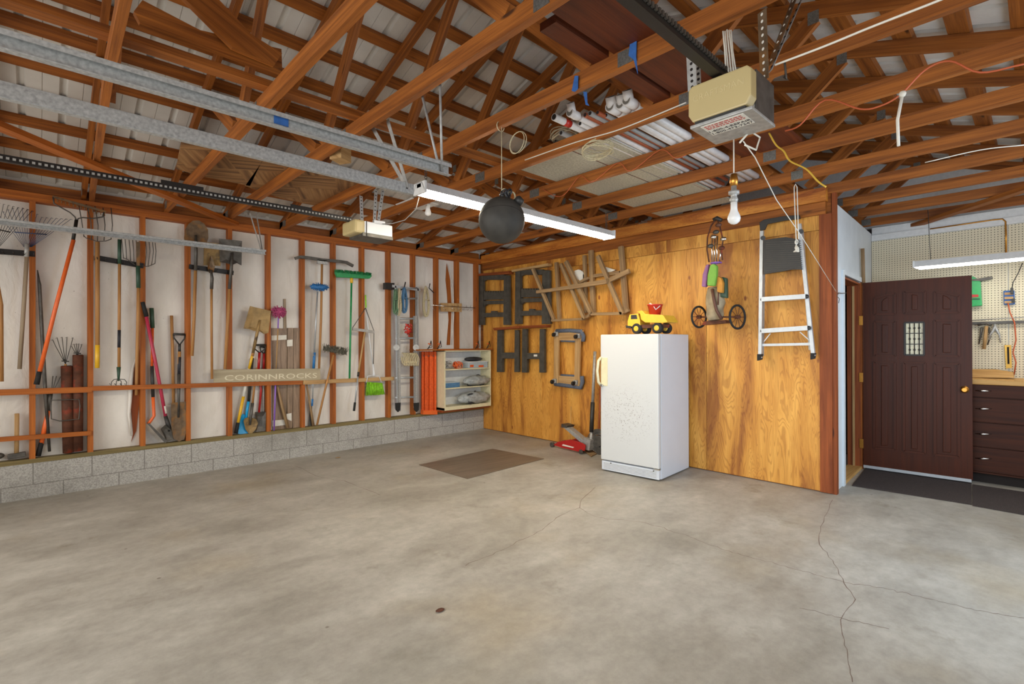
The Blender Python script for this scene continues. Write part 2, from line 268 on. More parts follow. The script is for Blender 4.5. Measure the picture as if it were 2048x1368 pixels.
def text_mb(s, size, o, xd, yd, ext=.0006, align='CENTER'):
    c = bpy.data.curves.new('t', 'FONT'); c.body = s; c.size = size; c.align_x = align; c.extrude = ext; c.resolution_u = 2
    ob = bpy.data.objects.new('t', c); COL.objects.link(ob); me = bpy.data.meshes.new_from_object(ob.evaluated_get(bpy.context.evaluated_depsgraph_get()))
    xd, yd = V(xd).normalized(), V(yd).normalized(); zd = xd.cross(yd); mb = MB()
    mb.raw([V(o)+xd*v.co.x+yd*v.co.y+zd*v.co.z for v in me.vertices], [tuple(p.vertices) for p in me.polygons], xd)
    bpy.data.objects.remove(ob); bpy.data.meshes.remove(me); return mb
class Thing:
    def __init__(s, name, label=None, cat=None, group=None, kind=None): s.a = (name, label, cat, group, kind); s.p = []; s.r = None
    def root(s, mb, mat, bev=0): s.r = (mb, mat, bev); return s
    def add(s, name, mb, mat, label=None, under=None, bev=0, kind=None): s.p.append((name, mb, mat, label, under, bev, kind)); return len(s.p)-1
    def done(s):
        name, label, cat, group, kind = s.a; al = [v for p in s.p for v in p[1].v]+(s.r[0].v if s.r else [])
        lo = V([min(v[i] for v in al) for i in range(3)]); hi = V([max(v[i] for v in al) for i in range(3)]); off = V(((lo.x+hi.x)/2, (lo.y+hi.y)/2, lo.z))
        root = bpy.data.objects.new(name, s.r[0].mesh(name, s.r[1], off, s.r[2]) if s.r else None); COL.objects.link(root); root.location = off
        if not s.r: root.empty_display_size = .1
        if label: root['label'] = label
        if cat: root['category'] = cat
        if group: root['group'] = group
        if kind: root['kind'] = kind
        made = []
        for n, mb, mat, lab, under, bev, k in s.p:
            o = bpy.data.objects.new(n, mb.mesh(n, mat, off, bev)); COL.objects.link(o); o.parent = root if under is None else made[under]; made.append(o)
            if lab: o['label'] = lab
            if k: o['kind'] = k
        return root
def solo(name, label, cat, mb, mat, group=None, bev=0, kind=None): return Thing(name, label, cat, group, kind).root(mb, mat, bev).done()
def struct(name, mb, mat, bev=0): return Thing(name, kind='structure').root(mb, mat, bev)
# ================================================================ THE SETTING
t = struct('floor', MB().box((-1.9, -.95, -.1), (7.3, 6.42, 0)), 'concrete')
def crack(pts, w=.004):
    P = []
    for (a, b), (c, d) in zip(pts[:-1], pts[1:]):
        k = max(2, int(math.hypot(c-a, d-b)/9)); P += [(a+(c-a)*i/k+random.uniform(-2.5, 2.5), b+(d-b)*i/k+random.uniform(-1.5, 1.5)) for i in range(k)]
    P = [aZ(a, b, .0006) for a, b in P+[pts[-1]]]; mb = MB(); q = []
    for i, p in enumerate(P):
        d = (P[min(i+1, len(P)-1)]-P[max(i-1, 0)]).normalized(); n = V((-d.y, d.x, 0))*w/2*random.uniform(.5, 1.3); q += [p-n, p+n]
    mb.raw(q, [(2*i, 2*i+1, 2*i+3, 2*i+2) for i in range(len(P)-1)]); return mb
plain('rake_blue', '3c4a66', .5, .3); plain('shadow_grey', '6c675e', .8); plain('crack_dark', '6a5548', .9)
for c in ([(1190, 975), (1165, 1000), (1160, 1015), (1190, 1035), (1290, 1045), (1370, 1070), (1450, 1100), (1560, 1130), (1690, 1165), (1760, 1175), (1850, 1195), (1950, 1220), (2048, 1236)], [(1665, 1000), (1640, 1060), (1640, 1090), (1665, 1120), (1690, 1165), (1712, 1200), (1680, 1240), (1690, 1290), (1705, 1364)], [(930, 1130), (985, 1108), (1075, 1065), (1130, 1025), (1160, 1015)], [(1600, 1215), (1690, 1238), (1778, 1258)], [(590, 930), (640, 955), (690, 962), (760, 990)]): t.add('crack', crack(c, .0035), 'crack_dark')
t.done()
# left wall: block base, sill, studs, wrap
t = struct('wall_left', MB().box((-1.9, 6.309, .354), (5.3, 6.33, 3.0)), 'wrap')
t.add('block_base', MB().box((-1.9, YW, 0), (5.27, 6.42, .316)), 'block'); t.add('sill_plate', MB().box((-1.9, YW-.004, .316), (5.25, 6.31, .354)), 'treated')
t.add('top_plate', MB().box((-1.9, YW-.001, 2.706), (5.25, 6.309, 2.744)), 'fir_stud'); t.add('top_plate', MB().box((-1.9, YW, 2.667), (5.25, 6.309, 2.705)), 'fir_stud')
for x in (-1.6, -1.2, -.84, -.44, -.04, .36, .765, 1.157, 1.555, 1.964, 2.36, 2.753, 3.15, 3.545, 3.945, 4.35, 4.74, 5.13): t.add('stud', MB().box((x-.021, YW, .354), (x+.021, 6.309, 2.667)), 'fir_stud')
def rail(p, q, h, th=.02): return MB().beam(aY(*p, YW-th/2), aY(*q, YW-th/2), th, h)
t.add('rail', rail((-60, 787), (184, 779), .052), 'fir_stud'); t.add('rail', rail((184, 777), (605, 765), .045), 'fir_stud'); t.add('rail', rail((606, 765), (788, 757), .05), 'pale_wood'); t.add('rail', rail((-60, 883), (183, 866), .04), 'fir_stud')
L6 = LW(-.085)
t.add('torn_sheathing', MB().slab([L6(*p) for p in ((279, 690), (270, 720), (264, 780), (262, 820), (266, 868), (262, 885), (272, 862), (279, 800), (281, 740))], (0, -.004, 0)), 'red_wood')
t.add('torn_sheathing', MB().slab([L6(*p) for p in ((893, 527), (900, 560), (903, 610), (900, 690), (893, 690), (897, 640), (894, 590), (891, 560))], (0, -.004, 0)), 'fir_stud')
def curl(pts, r): return MB().tube([LW(-.07)(*p) for p in pts], r, 6)
t.add('torn_paper', curl([(277, 700), (266, 735), (261, 780), (258, 830), (262, 872)], [.004, .012, .02, .012, .004]), 'wrap'); t.add('torn_paper', curl([(896, 530), (906, 575), (907, 630), (904, 690)], [.003, .01, .012, .008]), 'wrap')
t.done()
solo('blocking_board', 'long dark board along the top of the stud wall behind the truss heels', 'board', MB().box((-1.9, 6.27, 2.745), (5.2, 6.3, 2.84)), 'fir')
# plywood partition
t = struct('wall_back', MB().box((5.27, 1.31, 0), (5.36, 6.42, 2.744)), 'fir')
for a, b, z0, z1 in ((1.40, 2.483, .01, 2.42), (2.487, 3.70, .01, 2.42), (3.704, 4.92, .01, 2.42), (4.924, YW, .01, 2.42), (1.40, 2.95, 2.424, 2.6), (2.954, YW, 2.424, 2.6)): t.add('plywood_panel', MB().box((5.25, a, z0), (5.27, b, z1), L=(0, 0, 1)), 'plywood')
t.add('header_board', MB().box((5.20, 1.335, 2.675), (5.27, YW-.001, 2.80)), 'beam_ply'); t.add('header_board', MB().box((5.225, 1.345, 2.56), (5.27, YW-.001, 2.672)), 'fir'); t.add('end_post', MB().box((5.235, 1.30, .005), (5.27, 1.40, 2.56)), 'red_wood'); t.add('end_post', MB().box((5.25, 1.27, .0), (5.31, 1.30, 2.744)), 'red_wood')
t.done()
# white wall with the doorway, a little out of square
DW0, DW1 = V((5.31, 1.30, 0)), V((7.25, 1.385, 0)); DD = (DW1-DW0).normalized(); DN = V((DD.y, -DD.x, 0))
def dw(s0, s1, z0, z1, d0=0, d1=.09): 
    a, b = DW0+DD*s0, DW0+DD*s1; c = [a-DN*d0, b-DN*d0, b-DN*d1, a-DN*d1]; return MB().hexa([p+V((0, 0, z0)) for p in c]+[p+V((0, 0, z1)) for p in c])
o0, o1 = .37, 1.235
t = struct('wall_right', dw(0, o0, 0, 2.68), 'blue_white')
t.add('wall_panel', dw(o0, o1, 2.05, 2.68), 'blue_white'); t.add('wall_panel', dw(o1, 1.94, 0, 2.68), 'blue_white'); t.done()
t = struct('trim_1', dw(o0-.07, o0, 0, 2.08, -.018, 0), 'blue_white'); t.add('casing', dw(o0, o1+.03, 2.04, 2.09, -.018, 0), 'blue_white'); t.add('casing', dw(o1, o1+.05, 0, 2.04, -.018, 0), 'fir_stud'); t.done()
t = struct('trim_2', dw(o0, o0+.02, 0, 2.03, 0, .12), 'red_wood'); t.add('jamb', dw(o1-.02, o1, 0, 2.03, 0, .12), 'red_wood'); t.add('jamb', dw(o0+.02, o1-.02, 2.01, 2.03, 0, .12), 'red_wood'); t.add('stop', dw(o1-.035, o1-.02, 0, 2.0, .05, .07), 'pale_wood')
t.add('threshold', dw(o0, o1, 0, .03, -.01, .12), 'bench_top'); t.done()
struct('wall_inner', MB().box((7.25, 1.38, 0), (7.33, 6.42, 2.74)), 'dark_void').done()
solo('shelf_board', 'pale wooden board standing upright just inside the dark doorway', 'board', MB().box((6.56, 1.62, 0), (6.60, 1.78, 2.0)), 'pale_wood')
# pegboard wall
t = struct('wall_far', MB().box((7.25, -.95, 0), (7.33, 1.38, 2.75)), 'flush_white')
t.add('pegboard_panel', MB().box((7.238, .225, .96), (7.25, 1.38, 2.585)), 'pegboard'); t.add('pegboard_panel', MB().box((7.238, -.9, .96), (7.25, .218, 2.585)), 'pegboard'); t.add('ledger', MB().box((7.225, -.95, 2.59), (7.25, 1.38, 2.66)), 'flush_white')
t.add('gable_sheathing', MB().slab([(7.34, -1.1, 0), (7.34, 6.5, 0), (7.34, 6.5, 4.03-.333*3.78+.03), (7.34, 2.72, 4.06), (7.34, -1.1, 4.03-.333*3.82+.03)], (.03, 0, 0)), 'flush_white'); t.done()
# roof steel: ribs run down both slopes
RY, RZ, SL = 2.72, 4.03, .333
def zt(y): return RZ-SL*abs(y-RY)
for k, (sgn, y1) in enumerate(((1, 6.55), (-1, -1.15))):
    prof = []; x = -1.9
    while x < 7.6:
        prof += [(x, 0), (x+.085, 0), (x+.0875, .006), (x+.09, 0), (x+.18, 0), (x+.19, .022), (x+.219, .022), (x+.229, 0)]; x += .229
    vs = []
    for px_, dz in prof: vs += [V((px_, RY, zt(RY)+.040+dz)), V((px_, y1, zt(y1)+.040+dz))]
    struct('ceiling' if k == 0 else 'ceiling_far', MB().raw(vs, [(2*i, 2*i+1, 2*i+3, 2*i+2) for i in range(len(prof)-1)], (0, 1, 0)), 'roof_steel').done()
# ================================================================ TRUSSES AND PURLINS
TX = [-.27, .33, .98, 1.535, 2.14, 2.755, 3.42, 4.05, 4.67, 5.29, 5.9, 6.5, 7.1]
TL = ['nearest the left edge, almost out of the photo', 'with its bottom chord running nearly vertical at upper left', 'second from the left, above the parquet panels', 'third from the left, with track rods bolted to it', 'fourth from the left with a blue taped plate', 'fifth from the left, above the big black ball', 'sixth from the left, just in front of the beige opener cover', 'seventh, directly behind the grey opener box', 'eighth, carrying the bulb socket beyond the opener', 'ninth, resting over the plywood wall header', 'tenth, first beyond the plywood wall', 'eleventh, second beyond the plywood wall', 'last one, closest to the pegboard wall']
for i, x in enumerate(TX):
    t = Thing('roof_truss', 'brown fir roof truss '+TL[i], 'roof truss', 'roof trusses'); xc = x-.019; w = .038; ylo = -.9
    sk = .05 if i == 1 else 0
    t.add('bottom_chord', MB().beam((xc+sk*1.2, 6.30, 2.7885), (xc-sk, 3.26, 2.7885), w, .089), 'fir'); t.add('bottom_chord', MB().beam((xc-sk, 3.26, 2.7885), (xc-sk*2, ylo, 2.7885), w, .089), 'fir')
    for y1 in (6.5, -1.1):
        c = []
        for y in (RY, y1):
            c += [V((xc-w/2, y, zt(y)-.094)), V((xc+w/2, y, zt(y)-.094)), V((xc+w/2, y, zt(y)-.001)), V((xc-w/2, y, zt(y)-.001))]
        t.add('top_chord', MB().hexa(c, (0, y1-RY, zt(y1)-RZ)), 'fir')
    for (ya, za), (yb, zb) in (((RY+.03, zt(RY)-.12), (3.6, 2.835)), ((4.5, zt(4.5)-.10), (3.72, 2.835)), ((RY-.03, zt(RY)-.12), (1.62, 2.835)), ((.93, zt(.93)-.10), (1.5, 2.835))):
        t.add('web', MB().beam((xc, ya, za), (xc, yb, zb), .089, w-.001, (1, 0, 0)), 'fir')
    gx = xc-w/2-.002
    for y, z, a, b in ((3.26, 2.79, .06, .048), (RY, zt(RY)-.10, .05, .05), (.93, zt(.93)-.10, .03, .05), (1.40, 2.79, .045, .048), (4.5, zt(4.5)-.10, .03, .05), (6.12, 2.80, .05, .048)):
        t.add('gang_plate', MB().box((gx, y-a, z-b+.012), (gx+.002, y+a, z+b-.012)), 'gang')
    t.done()
    
py = [6.10-.318*k for k in range(11)]+[.06+.27*k for k in range(-3, 10)]
for i, y in enumerate(py):
    left = y > RY; z = zt(y); s = -SL if left else SL; h = .047; n = V((0, -s, 1)).normalized(); d = V((0, 1, s)).normalized(); c = V((2.85, y, z))+n*.020
    solo('roof_purlin', 'flat wooden purlin nailed across the trusses under the '+('left roof slope' if left else 'right roof slope'), 'purlin', MB().beam(c-V((4.7, 0, 0)), c+V((4.5, 0, 0)), h*2 if left else .105, .036, n), 'fir', 'purlins under the left roof slope' if left else 'purlins under the right roof slope')
solo('runner_board', 'long narrow board laid along the truss bottoms left of the ridge', 'board', MB().box((-1.0, 2.99, 2.834), (5.25, 3.075, 2.872)), 'fir')
solo('bracing_plank', 'wide dark plank lying along the truss bottoms under the ridge, upper piece', 'board', MB().box((1.35, 1.18, 2.834), (4.3, 1.47, 2.86)), 'dark_plank'); solo('bracing_plank', 'narrower brown plank lying beside the wide dark plank under the ridge', 'board', MB().box((1.7, 1.50, 2.834), (4.3, 1.60, 2.872)), 'dark_plank')
solo('bracing_plank', 'broad board on edge bridging two trusses at upper left', 'board', MB().slab([aY(268, 22, 2.95), aY(280, 45, 2.95), aY(565, 152, 2.95), aY(563, 98, 2.95), aY(400, 60, 2.95), aY(285, 0, 2.95)], (0, .035, 0), L=(1, 0, 0)), 'fir')
solo('bracing_plank', 'broad slanting board leaning against the board on edge at upper left', 'board', MB().slab([aY(358, -4, 2.93), aY(462, 100, 2.93), aY(545, 135, 2.93), aY(560, 112, 2.93), aY(500, 75, 2.93), aY(425, -4, 2.93)], (0, -.035, 0), L=(1, 0, -.5)), 'fir')
solo('diagonal_brace', 'bright orange diagonal brace nailed under the trusses at far left', 'board', MB().beam(aZ(-30, 240, 2.72), aZ(470, 448, 2.72), .089, .036), 'fir_stud')
solo('diagonal_brace', 'long slanting brace under the trusses above the pegboard wall', 'board', MB().beam(aZ(1752, 476, 2.72), aZ(2100, 362, 2.72), .089, .036), 'fir')
# parquet panels and attic boards
for q, lab in (([(362, 287), (352, 338), (400, 352), (500, 372), (525, 320)], 'herringbone parquet panel lying over the trusses above the far garage opener, left piece'), ([(528, 318), (490, 372), (560, 396), (640, 414), (722, 370), (700, 360)], 'herringbone parquet panel lying over the trusses, right piece next to the black rail')):
    P = [aZ(a, b, 2.836) for a, b in q]; c = sum(P, V((0, 0, 0)))/len(P); t = Thing('parquet_panel', lab, 'wood panel').root(MB().slab(P, (0, 0, .012)), 'parquet')
    t.done()
for a, b, lab in (((2.80, 2.10), (3.98, 3.0), 'speckled grey attic board behind the pipes, nearer piece'), ((3.99, 2.15), (5.2, 3.05), 'speckled grey attic board above the plywood wall, farther piece')): solo('attic_board', lab, 'board', MB().box((a[0], a[1], 2.836), (b[0], b[1], 2.848)), 'osb')
solo('wood_offcut', 'small square offcut of wood sitting on a truss near the second track', 'wood block', (lambda c: MB().box((c.x-.06, c.y-.05, c.z-.05), (c.x+.06, c.y+.05, c.z+.05), .5))(aZ(681, 309, 2.78)), 'pale_wood', bev=.002)
# pipes stored over the trusses
pc = [((1108, 232), 'pvc', .024, 4.7), ((1122, 262), 'pvc_grey', .017, 4.3), ((1170, 225), 'copper_rust', .015, 4.6), ((1145, 225), 'pvc', .022, 4.75), ((1180, 222), 'pvc_grey', .016, 4.2), ((1195, 220), 'copper_rust', .014, 4.5), ((1225, 215), 'pvc', .028, 4.72), ((1245, 210), 'pvc', .026, 4.74), ((1258, 202), 'pvc', .026, 4.7), ((1236, 224), 'pvc', .02, 4.6), ((1160, 243), 'pvc', .016, 4.8), ((1212, 226), 'pvc_grey', .015, 4.1), ((1110, 280), 'steel_dark', .016, 4.7), ((1130, 288), 'rust', .014, 4.72)]
pl = ['white plastic pipe with a red primer band at its end', 'grey thin pipe beside the red banded pipe', 'rusty orange ended pipe in the rack of pipes', 'white pipe with a fat elbow at its near end', 'slim grey conduit among the stored pipes', 'second rusty pipe in the middle of the stack', 'thick white pipe, first of the three with tee fittings', 'thick white pipe, middle of the three with tee fittings', 'thick white pipe farthest right in the stack', 'slim white pipe tucked between the thick white ones', 'thin white pipe under the elbow pipe', 'short grey conduit near the middle of the stack', 'dark steel pipe at the left edge of the stack', 'brown rusty rod, next to the dark steel pipe']
for k, ((px_, py_), mt, r, x1) in enumerate(pc):
    p = aZ(px_, py_, 2.865); p.z = 2.835+r; t = Thing('stored_pipe', pl[k], 'pipe', 'pipes stored over the trusses'); q = V((x1, p.y, p.z)); t.add('pipe', MB().tube([p, q], r, 12), mt)
    t.add('bore', MB().tube([p-V((.001, 0, 0)), p+V((.002, 0, 0))], r*.78, 12), 'dark_void')
    if k == 0: t.add('red_band', MB().tube([p+V((.10, 0, 0)), p+V((.16, 0, 0))], r*1.04, 12), 'toy_red')
    if k in (3, 6, 7, 8): t.add('fitting', MB().tube([p-V((.03, 0, 0)), p+V((.05, 0, 0)), p+V((.07, 0, 0))], [r*1.25, r*1.25, r*1.1], 14).tube([p+V((.0, 0, .0)), p+V((-.035, -.01, .055))], r*1.2, 14), 'pvc'); t.add('fitting_bore', MB().tube([p-V((.031, 0, 0)), p-V((.029, 0, 0))], r*1.0, 14).tube([p+V((-.036, -.01, .056)), p+V((-.0355, -.01, .055))], r*1.0, 14), 'shadow_grey')
    t.done()
def coil(name, lab, cat, c, R, r, mt, ax=(0, 0, 1), n=7, sx=1, jit=.2, grp=None):
    mb = MB()
    for k in range(n):
        a = V(ax)+V([random.uniform(-jit, jit) for _ in range(3)]); mb.torus(V(c)+V([random.uniform(-r, r)*1.6 for _ in range(3)]), a, R*random.uniform(.86, 1.08), r, 24, 6, sx=sx)
    return solo(name, lab, cat, mb, mt, grp)
coil('wire_coil', 'tangled coil of wire hanging below the stored pipes', 'wire', aZ(1195, 298, 2.72)+V((0, 0, .0)), .11, .004, 'rope', n=9, jit=.35)
coil('wire_coil', 'bundle of old wire lying over a truss left of the pipes', 'wire', aZ(1130, 270, 2.88), .10, .004, 'brown_cloth', n=7, jit=.3)
# ================================================================ GARAGE DOOR TRACKS AND OPENERS
def track(y, x1, zb, zt_, lab, mirror=1):
    t = Thing('door_track', lab, 'garage door track'); a = -1.2; w = .03*mirror
    t.add('channel', MB().box((a, y-.002, zb+.004), (x1, y+.002, zt_)).box((a, min(y, y+w), zb), (x1, max(y, y+w), zb+.004)).box((a, min(y, y+w), zt_), (x1, max(y, y+w), zt_+.004)).box((a, y+w-.002, zt_-.016), (x1, y+w+.002, zt_)), 'galv')
    t.add('bolt_hole', MB().tube([(x1-.05, y-.003*mirror, zb+.03), (x1-.05, y-.0045*mirror, zb+.03)], .006), 'dark_void')
    return t
t = track(5.6, 1.73, 2.316, 2.362, 'galvanized garage door track across the garden tools on the left wall', -1)
for a, b in (((500, 427), (523, 502)), ((512, 424), (525, 502))): t.add('hanger', MB().beam(aY(*a, 5.6), aY(*b, 5.58), .003, .03, (0, 1, 0)), 'galv_dull')
t.done()
t = track(2.7, 1.71, 2.315, 2.375, 'middle galvanized garage door track ending at the fluorescent light', 1)
for a, b in (((745, 255), (812, 372)), ((775, 240), (815, 375))): t.add('hanger', MB().beam(aX(*a, 1.60), aX(*b, 1.66), .03, .003, (1, 0, 0)), 'galv_dull')
t.done()
t = track(2.28, 1.67, 2.315, 2.375, 'upper galvanized garage door track running from the top left corner', -1); t.add('rail_angle', MB().box((-1.2, 2.30, 2.345), (1.3, 2.345, 2.349)), 'galv')
for a, b in (((843, 185), (880, 345)), ((880, 163), (884, 345))): t.add('hanger', MB().tube([aX(*a, 1.55), aX(*b, 1.62)], .007, 8), 'galv_dull')
t.add('tape', MB().box((.74, 2.274, 2.335), (.80, 2.278, 2.37)), 'tape_blue'); t.done()
# opener 1 far
def perf(p, q, w, mt='galv', holes=9, face=(0, 0, 1), t=None, th=.003, hm='dark_void'):
    p, q = V(p), V(q); f = V(face).normalized(); t.add('hanger', MB().beam(p, q, w, th, f), mt); mb = MB(); sg = 1 if f.dot(CAM-p) > 0 else -1
    for k in range(holes): c = p+(q-p)*((k+.5)/holes)+f*sg*(th/2); mb.tube([c, c+f*sg*.0008], .0065, 8)
    t.add('slots', mb, hm)
t = Thing('garage_door_opener', 'white garage door opener with beige end cover hanging near the left wall', 'garage door opener')
x0, x1, y0, y1, z0, z1 = 1.99, 2.30, 3.98, 4.22, 2.315, 2.435
t.add('motor_box', MB().box((x0+.04, y0, z0), (x1, y1, z1)), 'white_paint', bev=.008); t.add('end_cover', MB().box((x0-.05, y0-.005, z0+.01), (x0+.045, y1+.005, z1+.004)), 'opener_cover', bev=.02); t.add('bottom_pan', MB().box((x0+.02, y0-.004, z0-.012), (x1+.003, y1+.004, z0+.02)), 'steel_dark', bev=.004)
t.add('strap', MB().box((x0+.055, y0-.004, z0-.01), (x0+.062, y0, z1+.002)), 'black_plastic'); t.add('bracket', MB().box((x0+.14, y0+.02, z1), (x0+.25, y0+.05, z1+.03)), 'white_paint', bev=.004)
for (a, b) in (((722, 392), (724, 445)), ((752, 380), (749, 440)), ((766, 380), (757, 440))): perf(aY(*a, 4.08), aY(*b, 4.0), .03, 'alu', 8, (0, 1, 0), t)
t.add('chain_rail', MB().box((-1.2, 4.08, 2.43), (x0-.03, 4.11, 2.47)), 'black_metal', label='black T rail')
ch = MB()
for k in range(110): xx = -1.0+k*.027; ch.box((xx, 4.074, 2.443), (xx+.014, 4.08, 2.456))
t.add('chain', ch, 'galv_dull'); t.add('rail_joint', MB().box((.60, 4.076, 2.445), (.85, 4.082, 2.492)), 'black_metal'); t.add('rail_joint', MB().box((1.45, 4.076, 2.445), (1.62, 4.082, 2.488)), 'black_metal'); t.done()
# opener 2 near
t = Thing('garage_door_opener', 'big garage door opener with yellowed cover and phone number sticker near the ridge', 'garage door opener')
A = aX(1375, 190, 2.0); cz0, cz1, yA, yB = 2.235, 2.415, .985, .745
def cham(x0_, x1_, ya, yb, za, zb, c): 
    return MB().slab([V((x0_, ya, za+c)), V((x0_, ya-c*.6, za)), V((x0_, yb+c*.6, za)), V((x0_, yb, za+c)), V((x0_, yb, zb-c*.5)), V((x0_, yb+c*.5, zb)), V((x0_, ya-c*.5, zb)), V((x0_, ya, zb-c*.5))], (x1_-x0_, 0, 0), L=(0, 1, 0))
t.add('end_cover', cham(1.94, 1.995, yA+.006, yB-.004, 2.28, 2.428, .03), 'opener_cover', bev=.006)
t.add('motor_box', MB().box((1.995, yB+.005, 2.272), (2.185, yA-.005, 2.43)), 'galv_dull', bev=.004); t.add('bottom_pan', MB().box((1.95, yB-.004, 2.260), (2.19, yA+.004, 2.273)), 'galv_dull', bev=.003); t.add('side_plate', MB().box((1.997, yB-.001, 2.272), (2.185, yB+.004, 2.43)), 'steel_dark', bev=.002)
st = t.add('sticker', MB().box((1.962, yB+.035, 2.2585), (2.078, yA-.035, 2.26)), 'paper')
for s_, sz, x_, mt in (('1-800-4-REPAIR', .026, 2.044, 'ink'), ('1-800-473-7247', .026, 2.070, 'ink')): t.add('lettering', text_mb(s_, sz, (x_, .865, 2.2582), (0, -1, 0), (-1, 0, 0)), mt, under=st)
mb = MB()
for x_ in (1.972, 1.987, 2.002):
    yy = yA-.045
    while yy > yB+.05: l = random.uniform(.006, .018); mb.box((x_, yy-l, 2.2578), (x_+.007, yy, 2.2585)); yy -= l+.004
t.add('red_print', mb, 'sticker_red', under=st); plain('emboss', 'bdab7c', .4); t.add('lettering', text_mb('CRAFTSMAN', .036, (1.9395, .868, 2.36), (0, -1, 0), (0, 0, 1)), 'emboss')
t.add('trim_gap', MB().box((1.945, yB+.02, 2.272), (1.99, yA-.02, 2.282)), 'black_plastic'); t.add('rail', MB().box((-1.2, .855, 2.435), (2.03, .895, 2.465)), 'black_metal')
ch = MB()
for k in range(90): xx = .1+k*.021; ch.box((xx, .846, 2.455), (xx+.012, .854, 2.472))
t.add('chain', ch, 'steel_dark')
for (a, b, w) in (((1382, 110), (1385, 180), .04), ((1395, 110), (1398, 175), .02)): perf(aY(*a, 1.0), aY(*b, 1.0), w, 'galv_dull', 6, (1, 0, 0), t)
perf(aY(1524, 22, .78), aY(1529, 160, .78), .045, 'rusty_steel', 10, (1, -.5, 0), t, hm='paper'); perf(aY(1595, -20, .78), aY(1540, 130, .78), .045, 'rusty_steel', 9, (1, -.5, 0), t, hm='paper'); perf(aY(1607, -10, .76), aY(1541, 142, .76), .02, 'alu', 11, (1, -.5, 0), t)
mb = MB()
for k in range(5): p = aY(1446+k*4, 55+random.random()*8, .9); q = aY(1452+k*5, 145, .9); mb.tube([p, (p+q)/2+V((random.uniform(-.01, .01), 0, 0)), q], .003, 6)
t.add('wires', mb, 'rope_white'); mb = MB().tube([aY(1480, 285, .85), aY(1500, 262, .85), aY(1520, 275, .85), aY(1512, 300, .85), aY(1490, 290, .85)], .004, 6); t.add('antenna_wire', mb, 'rope_white'); t.done()
# ================================================================ HANGING LIGHTS AND BALL
t = Thing('fluorescent_light', 'long glowing fluorescent strip light hanging from chains behind the black ball', 'light fixture'); lx0, lx1, ly, lz = 2.02, 4.38, 3.12, 2.53
c = [V((0, -.075, -.035)), V((0, -.035, .03)), V((0, .035, .03)), V((0, .075, -.035)), V((0, .07, -.035)), V((0, .033, .024)), V((0, -.033, .024)), V((0, -.07, -.035))]
t.add('reflector', MB().slab([V((lx0, ly, lz))+p for p in c], (lx1-lx0, 0, 0)), 'flush_white'); t.add('ballast_box', MB().box((lx0, ly-.03, lz-.012), (lx1, ly+.03, lz+.022)), 'white_paint', bev=.003)
for s_ in (-1, 1): t.add('tube', MB().tube([(lx0+.03, ly+s_*.045, lz-.035), (lx1-.03, ly+s_*.045, lz-.035)], .019, 12), 'lamp_tube')
for xx in (lx0, lx1-.02):
    t.add('end_cap', MB().box((xx, ly-.075, lz-.055), (xx+.02, ly+.075, lz+.03)), 'flush_white', bev=.003)
for xx in (lx0+.06, lx1-.06):
    mb = MB(); zz = lz+.03; k = 0
    while zz < 2.74: mb.torus((xx, ly, zz+.012), (1, 0, 0) if k % 2 else (0, 1, 0), .011, .0022, 10, 5); zz += .018; k += 1
    t.add('chain', mb, 'steel_dark')
t.done()
bc = V((2.12, 2.33, 2.155)); t = Thing('hanging_ball', 'big dusty black ball hanging on a rope in front of the strip light', 'ball').root(MB().ball(bc, .146, 36), 'ball_black')
t.add('seam', MB().torus(bc, (.25, .3, .9), .1462, .0012, 48, 5), 'black_metal'); t.add('rope', MB().tube([bc+V((0, 0, .14)), (2.12, 2.33, 2.75)], .003, 6).torus((2.12, 2.34, 2.75), (0, 1, 0), .03, .003), 'rope')
mb = MB()
for k in range(7): p = bc+V((random.uniform(-.03, .05), random.uniform(-.07, .02), .14+random.uniform(-.01, .035))); mb.torus(p, V([random.uniform(-1, 1) for _ in range(3)]), .02, .006, 10, 5)
t.add('knot', mb, 'black_bag'); t.add('rope_knot', MB().torus(bc+V((.03, -.05, .145)), (.3, .8, .3), .03, .005).torus(bc+V((.0, -.03, .165)), (.8, .1, .3), .025, .005), 'rope'); t.add('cap', MB().lathe(bc+V((.05, -.085, .10)), (.4, -.6, .7), [(0, .03), (.03, .03), (.045, .02)]), 'black_plastic'); t.done()
coil('twine_loop', 'loose yellow twine loop hanging from a truss above the black ball', 'rope', aX(1035, 285, 2.12), .07, .0025, 'rope', (1, 0, 0), 2, 1, .15)
# bulb socket on a cord
p = aX(1468, 440, 2.55); cx, cy = p.x, p.y; def_z = lambda py_: aX(1468, py_, 2.55).z
t = Thing('hanging_bulb', 'white bulb in a socket hanging on a cord below the big opener', 'light bulb')
t.add('cord', MB().tube([(cx, cy, def_z(355)), (cx, cy, def_z(255))], .003, 6), 'rope_white'); t.add('socket', MB().lathe((cx, cy, def_z(405)), (0, 0, 1), [(0, .016), (.015, .02), (.027, .015), (.04, .014), (.042, .026), (.057, .026), (.06, .013), (.12, .013)]), 'galv_dull')
t.add('bulb', MB().lathe((cx, cy, def_z(449)), (0, 0, 1), [(0, .003), (.004, .016), (.014, .027), (.03, .031), (.042, .029), (.065, .019), (.08, .016), (.115, .016)]), 'bulb_white'); t.add('screw_shell', MB().lathe((cx, cy, def_z(372)), (0, 0, 1), [(0, .018), (.03, .02), (.06, .015)]), 'brass'); t.done()
